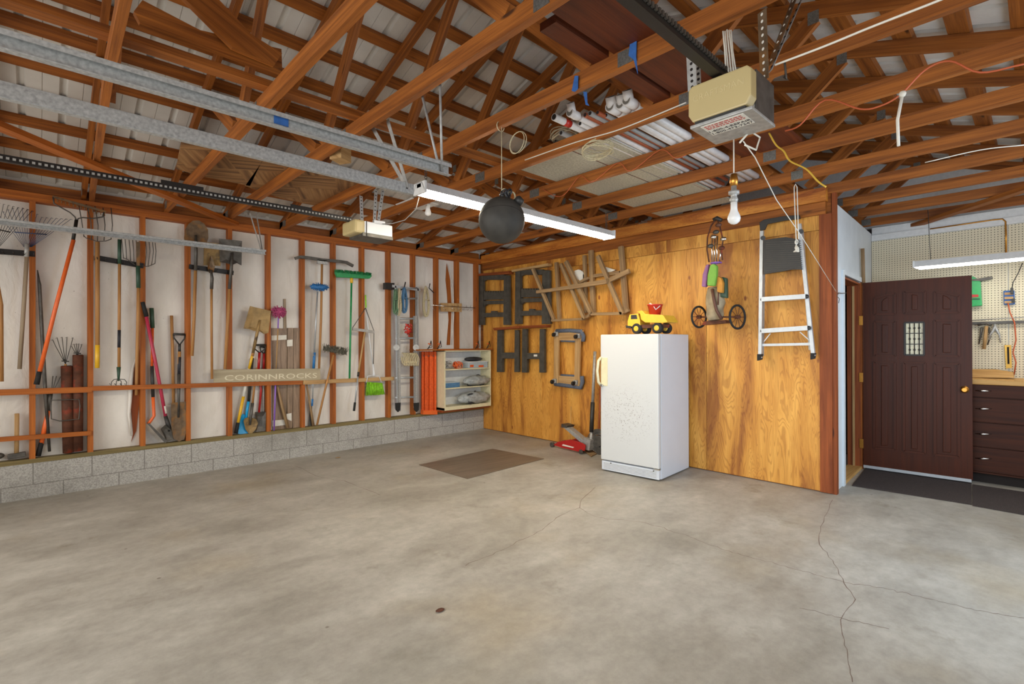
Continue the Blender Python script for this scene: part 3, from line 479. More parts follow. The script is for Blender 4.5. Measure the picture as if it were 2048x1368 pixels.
q = aX(856, 420, 2.9); t = Thing('hanging_bulb', 'pale bulb on a flat square plate under the left end of the strip light', 'light bulb'); t.add('bulb', MB().lathe(q-V((0, 0, .06)), (0, 0, 1), [(0, .005), (.01, .028), (.03, .033), (.08, .02), (.12, .02)]), 'bulb_white'); t.add('shade', MB().lathe(q+V((0, 0, .05)), (0, 0, 1), [(0, .045), (.008, .03), (.02, .01)]), 'white_paint'); t.add('plate', MB().box((q.x-.2, q.y-.02, q.z+.075), (q.x+.12, q.y+.3, q.z+.083)), 'flush_white'); t.done()
solo('power_cord', 'grey cord drooping from the strip light to the far opener', 'cord', MB().tube([aY(838, 395, 3.3), aY(832, 418, 3.4), aY(810, 440, 3.6), aY(785, 447, 3.8), aY(765, 448, 4.0)], .004, 6), 'galv_dull')
# cables stapled along trusses
def smooth(P, k=5):
    P = [V(p) for p in P]; Q = [P[0]*2-P[1]]+P+[P[-1]*2-P[-2]]; o = []
    for i in range(1, len(Q)-2):
        a, b, c, d = Q[i-1:i+3]
        for j in range(k): t_ = j/k; o.append(.5*((2*b)+(c-a)*t_+(2*a-5*b+4*c-d)*t_*t_+(3*b-a-3*c+d)*t_**3))
    return o+[P[-1]]
def cable(name, lab, pts, x, r, mt): solo(name, lab, 'cable', MB().tube(smooth([aX(a, b, x) for a, b in pts]), r, 6), mt)
cable('white_cable', 'white cable stapled along the truss in front of the stored pipes', [(1050, 320), (1150, 285), (1230, 262), (1300, 235), (1372, 205)], 2.71, .004, 'rope_white')
cable('white_cable', 'white cable running along the top right truss beside the opener', [(1550, 130), (1650, 92), (1740, 55), (1850, 12), (1900, -8)], 2.05, .004, 'rope_white')
cable('white_cable', 'thin white cable along a truss at the far right', [(1850, 325), (1960, 300), (2048, 290)], 3.95, .003, 'rope_white')
cable('white_cable', 'white cable across the underside of the wide dark ridge plank', [(1145, -5), (1175, 22), (1225, 52), (1262, 72)], 2.05, .004, 'rope_white')
cable('orange_cord', 'thin orange extension cord looping over the trusses at right', [(1570, 262), (1600, 250), (1650, 200), (1720, 218), (1760, 212), (1800, 190), (1850, 140), (1900, 122), (1960, 145), (2048, 128)], 2.68, .004, 'orange_cable')
cable('orange_cord', 'brown cord wound around the truss below the white pipes', [(1085, 378), (1110, 392), (1130, 388), (1160, 352), (1185, 364), (1235, 326), (1262, 342), (1320, 300), (1350, 316), (1372, 310)], 3.36, .003, 'orange_cable')
cable('yellow_cord', 'yellow cord hanging between trusses right of the opener', [(1538, 266), (1552, 290), (1567, 302), (1580, 322), (1612, 338), (1635, 362), (1652, 374)], 3.3, .005, 'yellow_cable')
for a, b, x, lab in (((1805, 188), (1797, 292), 2.66, 'white cord hanging straight down from a truss at right'),): solo('dangling_rope', lab, 'rope', MB().tube([aX(*a, x), aX((a[0]+b[0])/2-6, (a[1]+b[1])/2, x), aX(*b, x)], .006, 6).ball(aX(*a, x), .014, 8), 'rope_white')
solo('bent_hook', 'dark bent steel hook holding a cable on the truss beside the opener', 'hook', MB().tube([aX(1569, 122, 2.06), aX(1571, 140, 2.06), aX(1572, 158, 2.06), aX(1568, 154, 2.06)], .004, 6), 'steel_dark')
solo('blue_rag', 'blue tape rag hanging in front of a truss near the ridge', 'tape', MB().slab([aX(a, b, 2.09) for a, b in ((1150, 152), (1157, 152), (1156, 178), (1150, 184), (1144, 182))], (-.003, 0, 0)), 'tape_blue'); solo('blue_rag', 'blue frayed rag tied over a gang plate of the fourth truss', 'rag', MB().slab([aX(a, b, 2.095) for a, b in ((1262, 73), (1274, 76), (1273, 115), (1276, 148), (1268, 120), (1258, 112))], (-.004, 0, 0)), 'tape_blue'); solo('blue_rag', 'pale blue rag dangling under a truss just left of the pipes', 'rag', MB().slab([aX(a, b, 2.13) for a, b in ((1167, 184), (1174, 184), (1175, 205), (1179, 212), (1172, 210))], (-.003, 0, 0)), 'tape_blue')
# ================================================================ TOOLS ON THE LEFT WALL
def lw(pts, off=.03): f = LW(off); return [f(*p[:2]) if len(p) == 2 else LW(p[2])(*p[:2]) for p in pts]
def rod(pts, r, off=.03, n=10): return MB().tube(lw(pts, off), r, n)
def plate(pts, off=.03, th=.004): return MB().slab(lw(pts, off), (0, -th, 0), L=(0, 0, 1))
def blade(pts, off=.04, th=.003, dish=.02):
    P = lw(pts, off); c = sum(P, V((0, 0, 0)))/len(P); mb = MB(); n = len(P); c2 = c+V((0, dish, 0)); vs = P+[p*.5+c*.5+V((0, dish*.8, 0)) for p in P]+[c2]
    f = [(i, (i+1) % n, n+(i+1) % n, n+i) for i in range(n)]+[(n+i, n+(i+1) % n, 2*n) for i in range(n)]; k = len(vs)
    mb.raw(vs+[v+V((0, th, 0)) for v in vs], f+[tuple(a+k for a in q[::-1]) for q in f]+[(i, i+k, (i+1) % n+k, (i+1) % n) for i in range(n)], (0, 0, 1), False); return mb
def tines(L_, r=.0025, off=.03):
    mb = MB()
    for q in L_: mb.tube(lw(q, off), r, 5)
    return mb
def rack(a, b, lab, off=.0):
    t = Thing('tool_rack', lab, 'tool rack', 'black tool racks'); t.root(MB().beam(LW(.012)(*a), LW(.012)(*b), .006, .05), 'black_metal'); p, q = LW(.012)(*a), LW(.012)(*b)
    for k in range(3):
        c = p+(q-p)*(.12+.38*k); mb = MB()
        for s_ in (-1, 1): mb.tube([c+V((s_*.025, -.003, -.015)), c+V((s_*.03, -.05, -.02)), c+V((s_*.035, -.07, .0))], .004, 6)
        t.add('hook', mb, 'black_metal')
    t.done()
rack((-40, 500), (70, 508), 'black steel tool rack behind the blue leaf rake'); rack((190, 515), (287, 532), 'black steel tool rack holding the garden forks'); rack((378, 533), (467, 546), 'black steel tool rack holding the upturned shovels')
def rake(lab, hub, tips, hpts, hm, fm, extra=None, bow=.5):
    t = Thing('leaf_rake', lab, 'rake'); mb = MB()
    for i, q in enumerate(tips):
        d = (q[0]-hub[0], q[1]-hub[1]); mb.tube(lw([(hub[0]+d[0]*.05+(i-len(tips)/2)*.5, hub[1]), (hub[0]+d[0]*.55, hub[1]+d[1]*.5, .045), (hub[0]+d[0]*.93, hub[1]+d[1]*.92, .045), (q[0], q[1], .045), (q[0]+3, q[1]+1, .02)]), .0022, 4)
    t.add('tines', mb, fm); a, b = tips[0], tips[-1]; t.add('brace', rod([(hub[0]+(a[0]-hub[0])*.45, hub[1]+(a[1]-hub[1])*.45), (hub[0]+(b[0]-hub[0])*.45, hub[1]+(b[1]-hub[1])*.45)], .005, .047, 6), fm)
    t.add('ferrule', rod([(hub[0]-1, hub[1]-6), (hub[0]-2, hub[1]+20)], .017, .045), 'galv_dull'); t.add('handle', rod(hpts, .015, .045), hm); t.done()
rake('rusty brown leaf rake cut off by the left edge of the photo', (-14, 500), [(-50+9.5*k, 395+2.2*k) for k in range(13)], [(-15, 515), (2, 610), (3, 763)], 'handle_wood', 'black_metal')
rake('blue leaf rake with wide fan of tines and grey wooden handle', (55, 494), [(-4+9.7*k, 428-16*math.sin(math.pi*min(1, k/9))+k*.7) for k in range(16)], [(54, 508), (47, 620), (39, 738)], 'grey_board', 'rake_blue')
solo('digging_bar', 'dark pointed steel digging bar leaning from the sill beside the first stud', 'bar', rod([(75, 540), (79, 570), (90, 773), (99, 903)], [.003, .013, .014, .011], -.02), 'steel_dark')
t = Thing('bow_rake', 'orange handled rake leaning diagonally with its rusty wire head at the top', 'rake'); t.add('handle', rod([(147, 480), (112, 612), (79, 745)], .016, .06), 'orange'); t.add('grip', rod([(79, 743), (73, 769)], [.018, .021], .06), 'rubber'); t.add('ferrule', rod([(153, 440), (146, 482)], .014, .06), 'black_metal')
t.add('bow', rod([(153, 442), (150, 434), (140, 425), (122, 415), (108, 407), (106, 394)], .006, .06).tube(lw([(153, 442), (157, 437), (166, 435), (185, 437), (205, 434), (208, 424)], .06), .006), 'steel_dark'); t.add('head_bar', MB().beam(LW(.06)(105, 393), LW(.06)(212, 424), .008, .02), 'rusty_steel')
mb = MB()
for k in range(14): a, b = 107+7.8*k, 394+2.3*k; mb.tube(lw([(a, b), (a+1, b+8)], .055), .004, 5)
t.add('teeth', mb, 'rusty_steel'); t.done()
t = Thing('pitchfork', 'pitchfork with five long curved tines and yellow tipped wooden handle', 'fork'); t.add('tines', tines([[(157, 407), (163, 440), (168, 474)], [(173, 409), (182, 445), (183, 479)], [(190, 412), (196, 450), (195, 482)], [(206, 416), (210, 450), (208, 481)], [(222, 416), (225, 450), (222, 478)], [(167, 471), (172, 476), (195, 483), (212, 482), (223, 478)]], .004, .055), 'steel_dark')
t.add('handle', rod([(195, 484), (195, 690)], .018, .05), 'handle_wood'); t.add('grip', rod([(195, 690), (194.5, 736)], .019, .05), 'yellow'); t.done()
t = Thing('cultivator', 'long handled cultivator with green ferrules and four short claws at the bottom', 'garden tool'); t.add('handle', rod([(239, 527), (238, 737)], .013), 'handle_wood'); t.add('ferrule', rod([(239, 479), (239, 528)], .016), 'dark_green'); t.add('ferrule', rod([(237.5, 734), (237, 762)], [.018, .008]), 'dark_green'); t.add('label', rod([(238.5, 660), (238, 695)], .0137), 'ink', label='dark printed label')
t.add('claws', tines([[(237, 758), (228, 759), (223, 764), (222, 771), (219, 767)], [(237, 758), (233, 762), (232, 771), (229, 767)], [(237, 758), (242, 762), (243, 771), (240, 767)], [(237, 758), (249, 759), (253, 764), (252, 771), (249, 767)]], .004, .035), 'steel_dark'); t.done()
t = Thing('pitchfork', 'wide ensilage fork with ten tines hanging over the second tool rack', 'fork'); t.add('tines', tines([[(a, b), (a+3, b+30), (c, d)] for a, b, c, d in ((242, 466, 247, 517), (249, 467, 253, 519), (257, 468, 261, 522), (264, 469, 268, 526), (271, 470, 273, 530), (290, 472, 290, 533), (297, 472, 296, 532), (304, 473, 303, 531), (309, 473, 310, 527))]+[[(246, 515), (255, 519), (272, 531), (296, 533), (310, 527)]], .0035, .055), 'steel_dark')
t.add('shank', MB().slab(lw([(272, 484), (280, 484), (279, 536), (273, 536)], .05), (0, -.01, 0)), 'rusty_steel'); t.add('ferrule', rod([(276, 532), (277, 576)], .019, .05), 'dark_green'); t.add('handle', rod([(277, 575), (276, 640, .04), (273, 760, -.02), (273, 790, -.03)], .015, .05), 'handle_wood'); t.done()
t = Thing('square_shovel', 'shovel with pinkish red shaft leaning to the right beside the drain spade', 'shovel'); t.add('grip', rod([(285, 604, .04), (293, 633, .025)], [.018, .021]), 'rubber'); t.add('shaft', rod([(292, 630, .028), (312, 730, -.01), (320, 772, -.028), (332, 838, -.04)], .016), 'pink_red'); t.add('ferrule', rod([(331, 832, -.04), (340, 862, -.03)], [.018, .022]), 'black_plastic'); t.add('label', rod([(328, 812, -.036), (331, 827, -.038)], .0165), 'paper')
t.add('blade', blade([(321, 858), (331, 849), (342, 860), (347, 880), (333, 884), (328, 872)], -.005), 'steel_dark'); t.done()
t = Thing('edging_tool', 'orange and black lawn edger with bent neck and thin blade', 'garden tool'); t.add('grip', rod([(303, 616), (305, 656)], .02, -.025), 'dark_green'); t.add('shaft', rod([(305, 655), (304, 735)], .013, -.025), 'orange_fab'); t.add('sleeve', rod([(304, 732), (306, 794)], .016, -.025), 'black_plastic'); t.add('neck', rod([(306, 793), (308, 832), (301, 842), (296, 848)], .015, -.025), 'orange'); t.add('blade', MB().slab(lw([(294, 847), (297, 845), (333, 881), (329, 885)], -.04), (0, -.05, 0)), 'steel_dark'); t.done()
solo('wooden_pole', 'bare wooden tool handle standing left of the drain spade', 'handle', rod([(343, 631), (345, 700), (347, 806)], .015, -.055), 'handle_wood')
def dgrip(t, a, b, neck, off=.05, mt='black_plastic'):
    t.add('grip', rod([a, b], .012, off), mt); t.add('yoke', rod([a, (a[0]+1, a[1]+8), neck], .007, off, 6).tube(lw([b, (b[0]-1, b[1]+8), neck], off), .007, 6), mt)
t = Thing('drain_spade', 'narrow drain spade with black D grip and dented steel blade', 'spade'); dgrip(t, (347, 668), (370, 669), (359, 690), -.02); t.add('socket', rod([(359, 688), (359, 704)], .014, -.022), 'black_plastic'); t.add('shaft', rod([(359, 703), (358, 750)], .016, -.022), 'handle_wood'); t.add('label', rod([(359, 714), (358, 748)], .0165, -.022), 'ink'); t.add('ferrule', rod([(358, 748), (357, 835)], [.018, .01], -.018), 'steel_dark'); t.add('blade', blade([(342, 806), (373, 803), (373, 862), (369, 878), (358, 883), (347, 877), (343, 860)], -.01, dish=.012), 'rusty_steel'); t.done()
def shovel(lab, bl, fer, han, mt='rusty_steel', fm='steel_dark', hm='handle_wood', off=.05, cat='shovel', name='shovel', r=.016, dish=.015):
    t = Thing(name, lab, cat); t.add('blade', blade(bl, off+.005, dish=dish), mt); t.add('ferrule', rod(fer, [.010]+[.017]*(len(fer)-1), off+.01), fm); t.add('handle', rod(han, r, off), hm); return t
shovel('upturned round shovel with rusty oval blade at the top of the wall', [(371, 489), (368, 476), (370, 460), (376, 449), (386, 441), (398, 441), (409, 448), (416, 460), (417, 476), (412, 490), (400, 492), (385, 492)], [(392, 470), (392, 500), (391, 541)], [(391, 540), (388, 640), (384, 712)]).done()
solo('square_basket', 'pale square scoop with ribbed rim behind the trenching shovel', 'scoop', blade([(408, 484), (444, 487), (441, 532), (407, 530)], .035, .006, .012), 'blade_tan')
shovel('narrow pointed trenching shovel hanging between two upturned shovels', [(422, 511), (427, 521), (430, 533), (427, 545), (418, 546), (415, 534), (418, 520)], [(422, 540), (424, 556), (423, 578)], [(423, 577), (423, 655), (424, 758)], 'rusty_steel', r=.013, name='trenching_shovel').done()
shovel('upturned square shovel with dark flat blade next to the track end', [(438, 477), (484, 482), (483, 531), (474, 526), (464, 530), (452, 526), (440, 524)], [(465, 505), (463, 530), (459, 578)], [(459, 577), (455, 650), (450, 738)], 'steel_dark').done()
t = shovel('tall square shovel with muddy blade up, yellow and blue bands on its handle', [(500, 612), (542, 622), (537, 666), (528, 668), (518, 662), (508, 662), (498, 658), (487, 657)], [(520, 640, .06), (515, 662, .05), (506, 706, .02)], [(508, 696, .025), (505, 712, .015)], 'blade_tan', 'blade_tan', 'handle_wood', .06)
t.add('yellow_band', rod([(505, 709, .015), (498, 738, -.02)], .015), 'yellow'); t.add('blue_band', rod([(498, 737, -.02), (487, 794, -.03)], .015), 'paper', label='pale band with blue print'); t.add('yellow_band', rod([(487, 793, -.03), (476, 846, -.03)], .017), 'yellow'); t.add('grip', rod([(476, 845, -.03), (472, 867, -.03)], .019), 'rubber'); t.done()
t = shovel('bright blue shovel standing at the sill beside a stud', [(478, 836), (486, 827), (497, 835), (500, 866), (486, 869), (473, 867), (474, 850)], [(492, 840), (494, 820), (497, 803)], [(497, 806), (501, 760), (505, 716)], 'bright_blue', 'bright_blue', 'black_plastic', -.055); t.done()
t = shovel('small round bronze coloured shovel with blade down on the sill', [(487, 842), (490, 836), (501, 834), (513, 839), (516, 846), (512, 858), (505, 866), (498, 868), (491, 859)], [(500, 850), (502, 830), (505, 806)], [(505, 808), (509, 770), (514, 735)], 'blade_tan', 'steel_dark', 'handle_wood', -.03, r=.012); t.done()
t = Thing('spade', 'short spade with black D grip and red collar behind the name board', 'spade'); dgrip(t, (509, 690), (531, 690), (519, 706), -.02); t.add('collar', rod([(519, 705), (517, 738)], .015, -.022), 'red'); t.add('shaft', rod([(517, 736), (522, 780), (518, 825)], .013, -.055), 'red'); t.add('blade', blade([(510, 824), (532, 823), (531, 862), (512, 864)], -.045), 'steel_dark'); t.done()
t = Thing('spade', 'second red collared spade half hidden behind the first D grip', 'spade'); dgrip(t, (520, 693), (531, 695), (528, 708), -.055); t.add('collar', rod([(528, 707), (527, 738)], .013, -.055), 'red'); t.add('shaft', rod([(527, 737), (526, 862)], .010, -.068), 'galv_dull'); t.done()
t = Thing('duster', 'fluffy pink purple duster on a long thin pole', 'duster'); c = LW(.06)(557, 624); t.add('pole', rod([(557, 632, .05), (556, 657, .035)], .008), 'purple'); t.add('pole', rod([(556, 655, .036), (552, 740, -.012)], .007), 'pale_wood'); t.add('pole', rod([(552, 739, -.012), (548, 861, -.012)], .0095), 'purple')
mb = MB().ball(c, .055, 12)
for k in range(170):
    d = V([random.gauss(0, 1) for _ in range(3)]).normalized(); d.x *= 1.15; mb.tube([c+d*.04, c+d*.078], [.006, .004], 4)
t.add('duster_head', mb, 'duster'); t.done()
def plank(pts, lab, off, th, mt='vinyl', band=()):
    t = Thing('plank', lab, 'plank').root(plate(pts, off, th), mt)
    for q in band: t.add('paper_band', plate(q, off+th, .002), 'paper')
    t.done()
plank([(543, 656), (573, 657), (571, 861), (545, 864)], 'wide wood look plank behind the duster pole', -.086, .012, band=([(543, 671), (573, 670), (573, 679), (543, 681)], [(545, 841), (571, 839), (571, 850), (545, 853)]))
plank([(574, 656), (585, 656), (583, 855), (573, 857)], 'narrow wood look plank, middle of three', -.086, .03, band=([(574, 680), (585, 679), (585, 692), (574, 693)], [(573, 828), (583, 826), (583, 842), (573, 838)]))
plank([(586, 656), (604, 656), (602, 853), (584, 856)], 'wood look plank standing nearest the stud with the broom', -.086, .03)
plank([(566, 598), (571, 598), (575, 740), (574, 860), (569, 860)], 'thin grey lath rising above the planks', -.088, .01, 'grey_board')
solo('wooden_pole', 'thick wooden axe handle leaning in front of the planks', 'handle', rod([(553, 765), (564, 812), (576, 856)], [.013, .018, .02], -.035), 'old_wood')
t = Thing('name_board', 'long grey board with carved letters lying on the middle rail', 'sign').root(MB().slab(lw([(427, 739), (639, 737), (640, 760), (427, 765)], .0), (0, -.02, 0), L=(1, 0, 0)), 'sign_board')
a, b = LW(.0205)(532, 759), LW(.0205)(632, 757)
tm = text_mb('CORINNROCKS', .088, a, (b-a), (0, 0, 1), .0005)
ym_ = sum(v.y-(v.x-a.x)*(b-a).y/(b-a).x for v in tm.v)/len(tm.v)
lo_, hi_ = min(v.x for v in tm.v), max(v.x for v in tm.v); X0, X1 = LW(.0205)(449, 750).x, LW(.0205)(634, 750).x
for v in tm.v: v.x = X0+(v.x-lo_)/(hi_-lo_)*(X1-X0); v.y = YW-.0207+(.0003 if v.y > ym_ else -.0003)
t.add('lettering', tm, 'chalk'); t.done()
t = Thing('scrub_brush', 'blue brush head on an aluminium pole with blue grip', 'brush'); mb = MB(); c = LW(.06)(639, 574); mb.ball(c, .06, 14, (1.9, .6, .62))
for k in range(120): d = V([random.gauss(0, 1) for _ in range(3)]).normalized(); p = c+V((d.x*.11, d.y*.035, d.z*.035)); mb.tube([p, p+V((d.x*.01, d.y*.02, d.z*.02))], .004, 4)
t.add('brush_head', mb, 'blue'); t.add('pole', rod([(635, 583, .05), (628, 712, .0)], .010), 'alu'); t.add('grip', rod([(629, 705, .0), (627, 738, -.022)], .016), 'blue'); t.add('pole', rod([(627, 737, -.022), (625, 800, -.022)], .008), 'alu'); t.add('grip', rod([(625, 798), (624, 812)], .012, -.022), 'blue'); t.done()
t = Thing('floor_squeegee', 'wide curved rubber squeegee with wooden handle high on the wall', 'squeegee'); P = lw([(590, 517), (600, 514), (620, 516), (645, 520), (680, 523), (693, 525), (706, 532)], .06); t.add('handle', rod([(644, 526), (642, 640), (638, 737)], .014, .05), 'handle_wood'); mb = MB()
for p, q in zip(P[:-1], P[1:]): mb.beam(p, q, .03, .035)
t.add('squeegee_bar', mb, 'steel_dark'); t.add('clamp', MB().box(tuple(LW(.075)(635, 527)), tuple(LW(.04)(653, 522))), 'galv'); t.done()
t = Thing('deck_brush', 'grey bristled deck brush leaning upside down on a wooden pole', 'brush'); p, q = LW(.06)(648, 697), LW(.06)(692, 705); mb = MB().beam(p, q, .05, .05)
for k in range(260): s_ = random.random(); c = p+(q-p)*s_+V((random.uniform(-.01, .01), random.uniform(-.03, .02), random.uniform(-.01, .03))); mb.tube([c, c+V((random.uniform(-.02, .02), random.uniform(-.03, .01), random.choice((-1, 1))*random.uniform(.02, .045)))], .003, 4)
t.add('bristles', mb, 'bristle'); t.add('handle', rod([(667, 710), (650, 780), (634, 850)], .013, .05), 'handle_wood'); t.done()
solo('wooden_pole', 'weathered tool handle crossing below the rail left of the deck brush', 'handle', rod([(613, 768), (620, 810), (627, 854)], [.010, .014, .017], -.03), 'old_wood')
solo('garden_knife', 'dark narrow blade behind the weathered tool handle', 'blade', plate([(620, 805), (624, 812), (623, 852), (617, 853)], -.06, .004), 'steel_dark')
t = Thing('push_broom', 'green push broom hanging head up on a green pole', 'broom'); f = LW(.05); P = [f(668, 541), f(741, 548), f(737, 557), f(671, 554)]; t.add('broom_block', MB().slab([f(668, 545), f(741, 552), f(736, 558), f(672, 555)], (0, -.05, 0)), 'green', bev=.004); mb = MB()
for k in range(300):
    s_ = random.random(); a = f(669+s_*72, 547+s_*6.5)+V((0, -random.random()*.05, 0)); mb.tube([a, a+V((random.uniform(-.008, .008), random.uniform(-.01, .004), random.uniform(.035, .055)))], .003, 3)
t.add('bristles', mb, 'green', label='green and dark bristles'); t.add('connector', rod([(703, 555), (703, 566)], .02, .06), 'yellow'); t.add('handle', rod([(703, 565), (701, 660), (699, 757)], .012, .05), 'green'); t.done()
t = Thing('sponge_mop', 'butterfly squeegee mop with triangular wire yoke hanging upside down', 'mop'); t.add('squeegee_bar', MB().beam(LW(.06)(705, 658), LW(.06)(748, 664), .03, .035), 'galv_dull'); t.add('yoke', tines([[(731, 616), (705, 656)], [(731, 616), (748, 662), (747, 728)]], .005, .05), 'steel_dark'); t.add('pole', rod([(730, 663), (717, 745)], .012, .06), 'pale_wood'); t.add('joint', rod([(717, 744), (716, 753)], .014, .06), 'black_plastic'); t.add('pole', rod([(716, 752), (710, 806)], .010, .06), 'alu'); t.add('grip', rod([(710, 805), (708, 822)], .015, .06), 'rubber'); t.done()
t = Thing('kitchen_broom', 'lime green broom hanging behind the yellow rail', 'broom'); t.add('handle', rod([(731, 590), (732, 616)], .009, .03), 'lime'); t.add('handle', rod([(732, 615), (739, 680), (746, 730)], .009, .03), 'white_paint'); t.add('collar', rod([(746, 728), (748, 748), (747, 752)], [.013, .016, .02], .03), 'white_paint'); t.add('arms', tines([[(747, 750), (735, 752), (733, 765)], [(747, 750), (758, 752), (764, 767)]], .006, .03), 'white_paint'); mb = MB()
for k in range(240):
    s_ = random.random(); a = LW(.03)(734+s_*29, 764+s_*2)+V((0, random.uniform(-.02, .01), 0)); b = LW(.03)(731+s_*37+random.uniform(-1, 1), 791-s_*3+random.uniform(-2, 1))+V((0, random.uniform(-.03, .01), 0)); mb.tube([a, b], .0035, 3)
t.add('bristles', mb, 'lime'); t.done()
# pipes, small rakes and heavy tools in the left corner
def pipe_(a, b, r, lab): 
    p, q = LW(-.04)(*a), LW(-.04)(*b); t = Thing('rusty_pipe', lab, 'pipe').root(MB().tube([p, q], r, 18), 'rust'); t.add('bore', MB().tube([p-V((0, 0, .002)), p+V((0, 0, .003))] if p.z > q.z else [p, q], r*.86, 18), 'dark_void'); t.done()
pipe_((133, 732), (137, 905), .042, 'rusty brown pipe standing in the stud bay, left one with small fan rake'); pipe_((156, 710), (155, 902), .040, 'rusty brown pipe with red patch, right one near the stud')
def mini(lab, hub, tips, col='steel_dark'):
    t = Thing('hand_rake', lab, 'hand rake'); t.add('tines', tines([[hub, (hub[0]+(q[0]-hub[0])*.75, hub[1]+(q[1]-hub[1])*.72), q, (q[0]-3, q[1]+2)] for q in tips], .003, -.03), col); t.add('brace', rod([(hub[0]-8, hub[1]-6), (hub[0]+7, hub[1]-5)], .006, -.025, 6), col); t.add('stem', rod([hub, (hub[0]+1, hub[1]+60)], .010, -.03), 'handle_wood'); t.done()
mini('small fan rake standing in the left rusty pipe', (131, 728), [(105, 679), (114, 675), (124, 674), (134, 674), (146, 675)]); mini('tiny fan rake standing in the right rusty pipe', (155, 712), [(143, 692), (148, 688), (153, 687), (158, 687), (164, 688)])
t = Thing('hand_cultivator', 'orange and black hand cultivator leaning below the middle rail', 'garden tool'); t.add('grip', rod([(83, 885), (76, 912)], [.018, .02], -.03), 'rubber'); t.add('handle', rod([(97, 820), (91, 850), (83, 887)], [.014, .02, .017], -.03), 'orange'); t.add('ferrule', rod([(101, 785), (97, 822)], [.018, .014], -.03), 'steel_dark'); t.add('tines', tines([[(101, 790), (104, 775), (105, 760), (106, 752)], [(101, 790), (107, 774), (111, 760), (113, 752)], [(101, 790), (110, 775), (117, 762), (121, 753)]], .0035, -.03), 'steel_dark'); t.done()
solo('wire_bracket', 'bent steel wire bracket in front of the rusty pipes', 'bracket', tines([[(102, 800), (120, 800), (140, 799), (158, 799), (160, 812), (158, 838), (140, 840), (120, 842), (103, 838), (102, 820), (102, 800)]], .005, .02), 'steel_dark')
t = Thing('sledgehammer', 'short sledgehammer standing head down on the sill at lower left', 'hammer'); t.add('handle', rod([(34, 827), (33, 909)], .016, -.03), 'pale_wood'); p, q = LW(-.02)(15, 914), LW(-.02)(52, 908); t.add('head', MB().beam(p, q, .055, .045), 'steel_dark', bev=.008); t.done()
solo('iron_weight', 'dark iron lump on the sill at the left edge of the photo', 'weight', MB().ball(LW(-.03)(-4, 912), .035, 12, (1.2, 1, .8)), 'steel_dark')
# ladder, ropes, stands
t = Thing('extension_ladder', 'aluminium extension ladder hanging upright beside the shelf cabinet', 'ladder')
def lrail(a, b, off, w=.03): return MB().beam(LW(off)(*a), LW(off)(*b), w, .06, (0, 1, 0))
t.add('side_rail', lrail((789, 572), (793, 818), .07, .022), 'alu'); t.add('side_rail', lrail((834, 574), (834, 812), .07, .022), 'alu'); t.add('side_rail', lrail((796, 632), (798, 822), .12, .026), 'galv'); t.add('side_rail', lrail((830, 632), (831, 816), .12, .026), 'galv')
for y in (577, 597, 637, 676, 755, 794): t.add('rung', MB().tube(lw([(790, y+1), (834, y)], .09), .014, 10), 'alu')
for a in (795, 832): t.add('foot', MB().slab(lw([(a-5, 806), (a+5, 805), (a+4, 820), (a, 824), (a-4, 820)], .14), (0, -.02, 0)), 'rubber')
for a in (793, 832): t.add('pulley', MB().tube([LW(.15)(a, 695), LW(.17)(a, 695)], .042, 18), 'galv_dull'); 
t.add('end_block', MB().slab(lw([(766, 566), (784, 567), (783, 580), (766, 579)], .02), (0, -.07, 0)), 'black_metal'); t.add('top_bracket', MB().beam(LW(.09)(784, 572), LW(.09)(840, 580), .02, .035), 'alu'); t.done()
def loops(lab, cx_, y0_, y1_, w, mt, off=.14, n=6, grp=None):
    mb = MB(); c = LW(off)(cx_, (y0_+y1_)/2); R = (LW(off)(cx_, y0_).z-LW(off)(cx_, y1_).z)/2
    for k in range(n):
        s_ = random.uniform(.75, 1.05); o = V((random.uniform(-.012, .012), random.uniform(-.02, .02), random.uniform(-.01, .01))); pts = [c+o+V((math.sin(a)*w*s_, math.sin(2*a)*.01, math.cos(a)*R*s_)) for a in [2*math.pi*i/20 for i in range(21)]]; mb.tube(pts, .007, 6, False)
    mb.tube([c+V((-w*.9, -.02, R*.1)), c+V((0, -.035, R*.15)), c+V((w*.9, -.02, R*.1))], .008, 6); solo('rope_coil', lab, 'rope', mb, mt)
loops('green rope coil hanging on the ladder, leftmost coil', 791, 577, 628, .025, 'rope_green'); loops('tan rope coil between the green and the blue coil', 799, 576, 630, .018, 'rope', .15); loops('blue rope coil hanging at the top of the ladder', 810, 573, 627, .035, 'rope_blue', .16, 8); loops('cream rope coil hanging from a hook right of the ladder', 852, 574, 634, .045, 'rope', .06, 9)
solo('wall_hook', 'black pronged hook holding the cream rope coil', 'hook', rod([(860, 567), (858, 576), (868, 586)], .008, .07, 6), 'black_metal'); solo('wall_hook', 'black hook above the blue rope coil', 'hook', rod([(811, 564), (808, 578), (800, 580)], .008, .14, 6), 'black_metal')
mb = MB()
for k in range(9): a = 806+k*3.4; pts = lw([(a-2, 706), (a+1, 707+k*.3), (a+5, 718), (a+3, 732), (a-1, 726), (a-3, 714)], .18); mb.tube(pts, .009, 6, False)
solo('rope_coil', 'thick rope wrapped over a lower rung of the ladder', 'rope', mb, 'rope')
mb = MB()
for k in range(14): p = LW(.15)(808+random.random()*17, 645+random.random()*28); q = LW(.17)(808+random.random()*17, 645+random.random()*28); mb.tube([p, (p+q)/2+V((0, -.02, -.01)), q], .010, 6)
solo('strap_bundle', 'red strap bundle tangled on the middle of the ladder', 'strap', mb, 'toy_red')
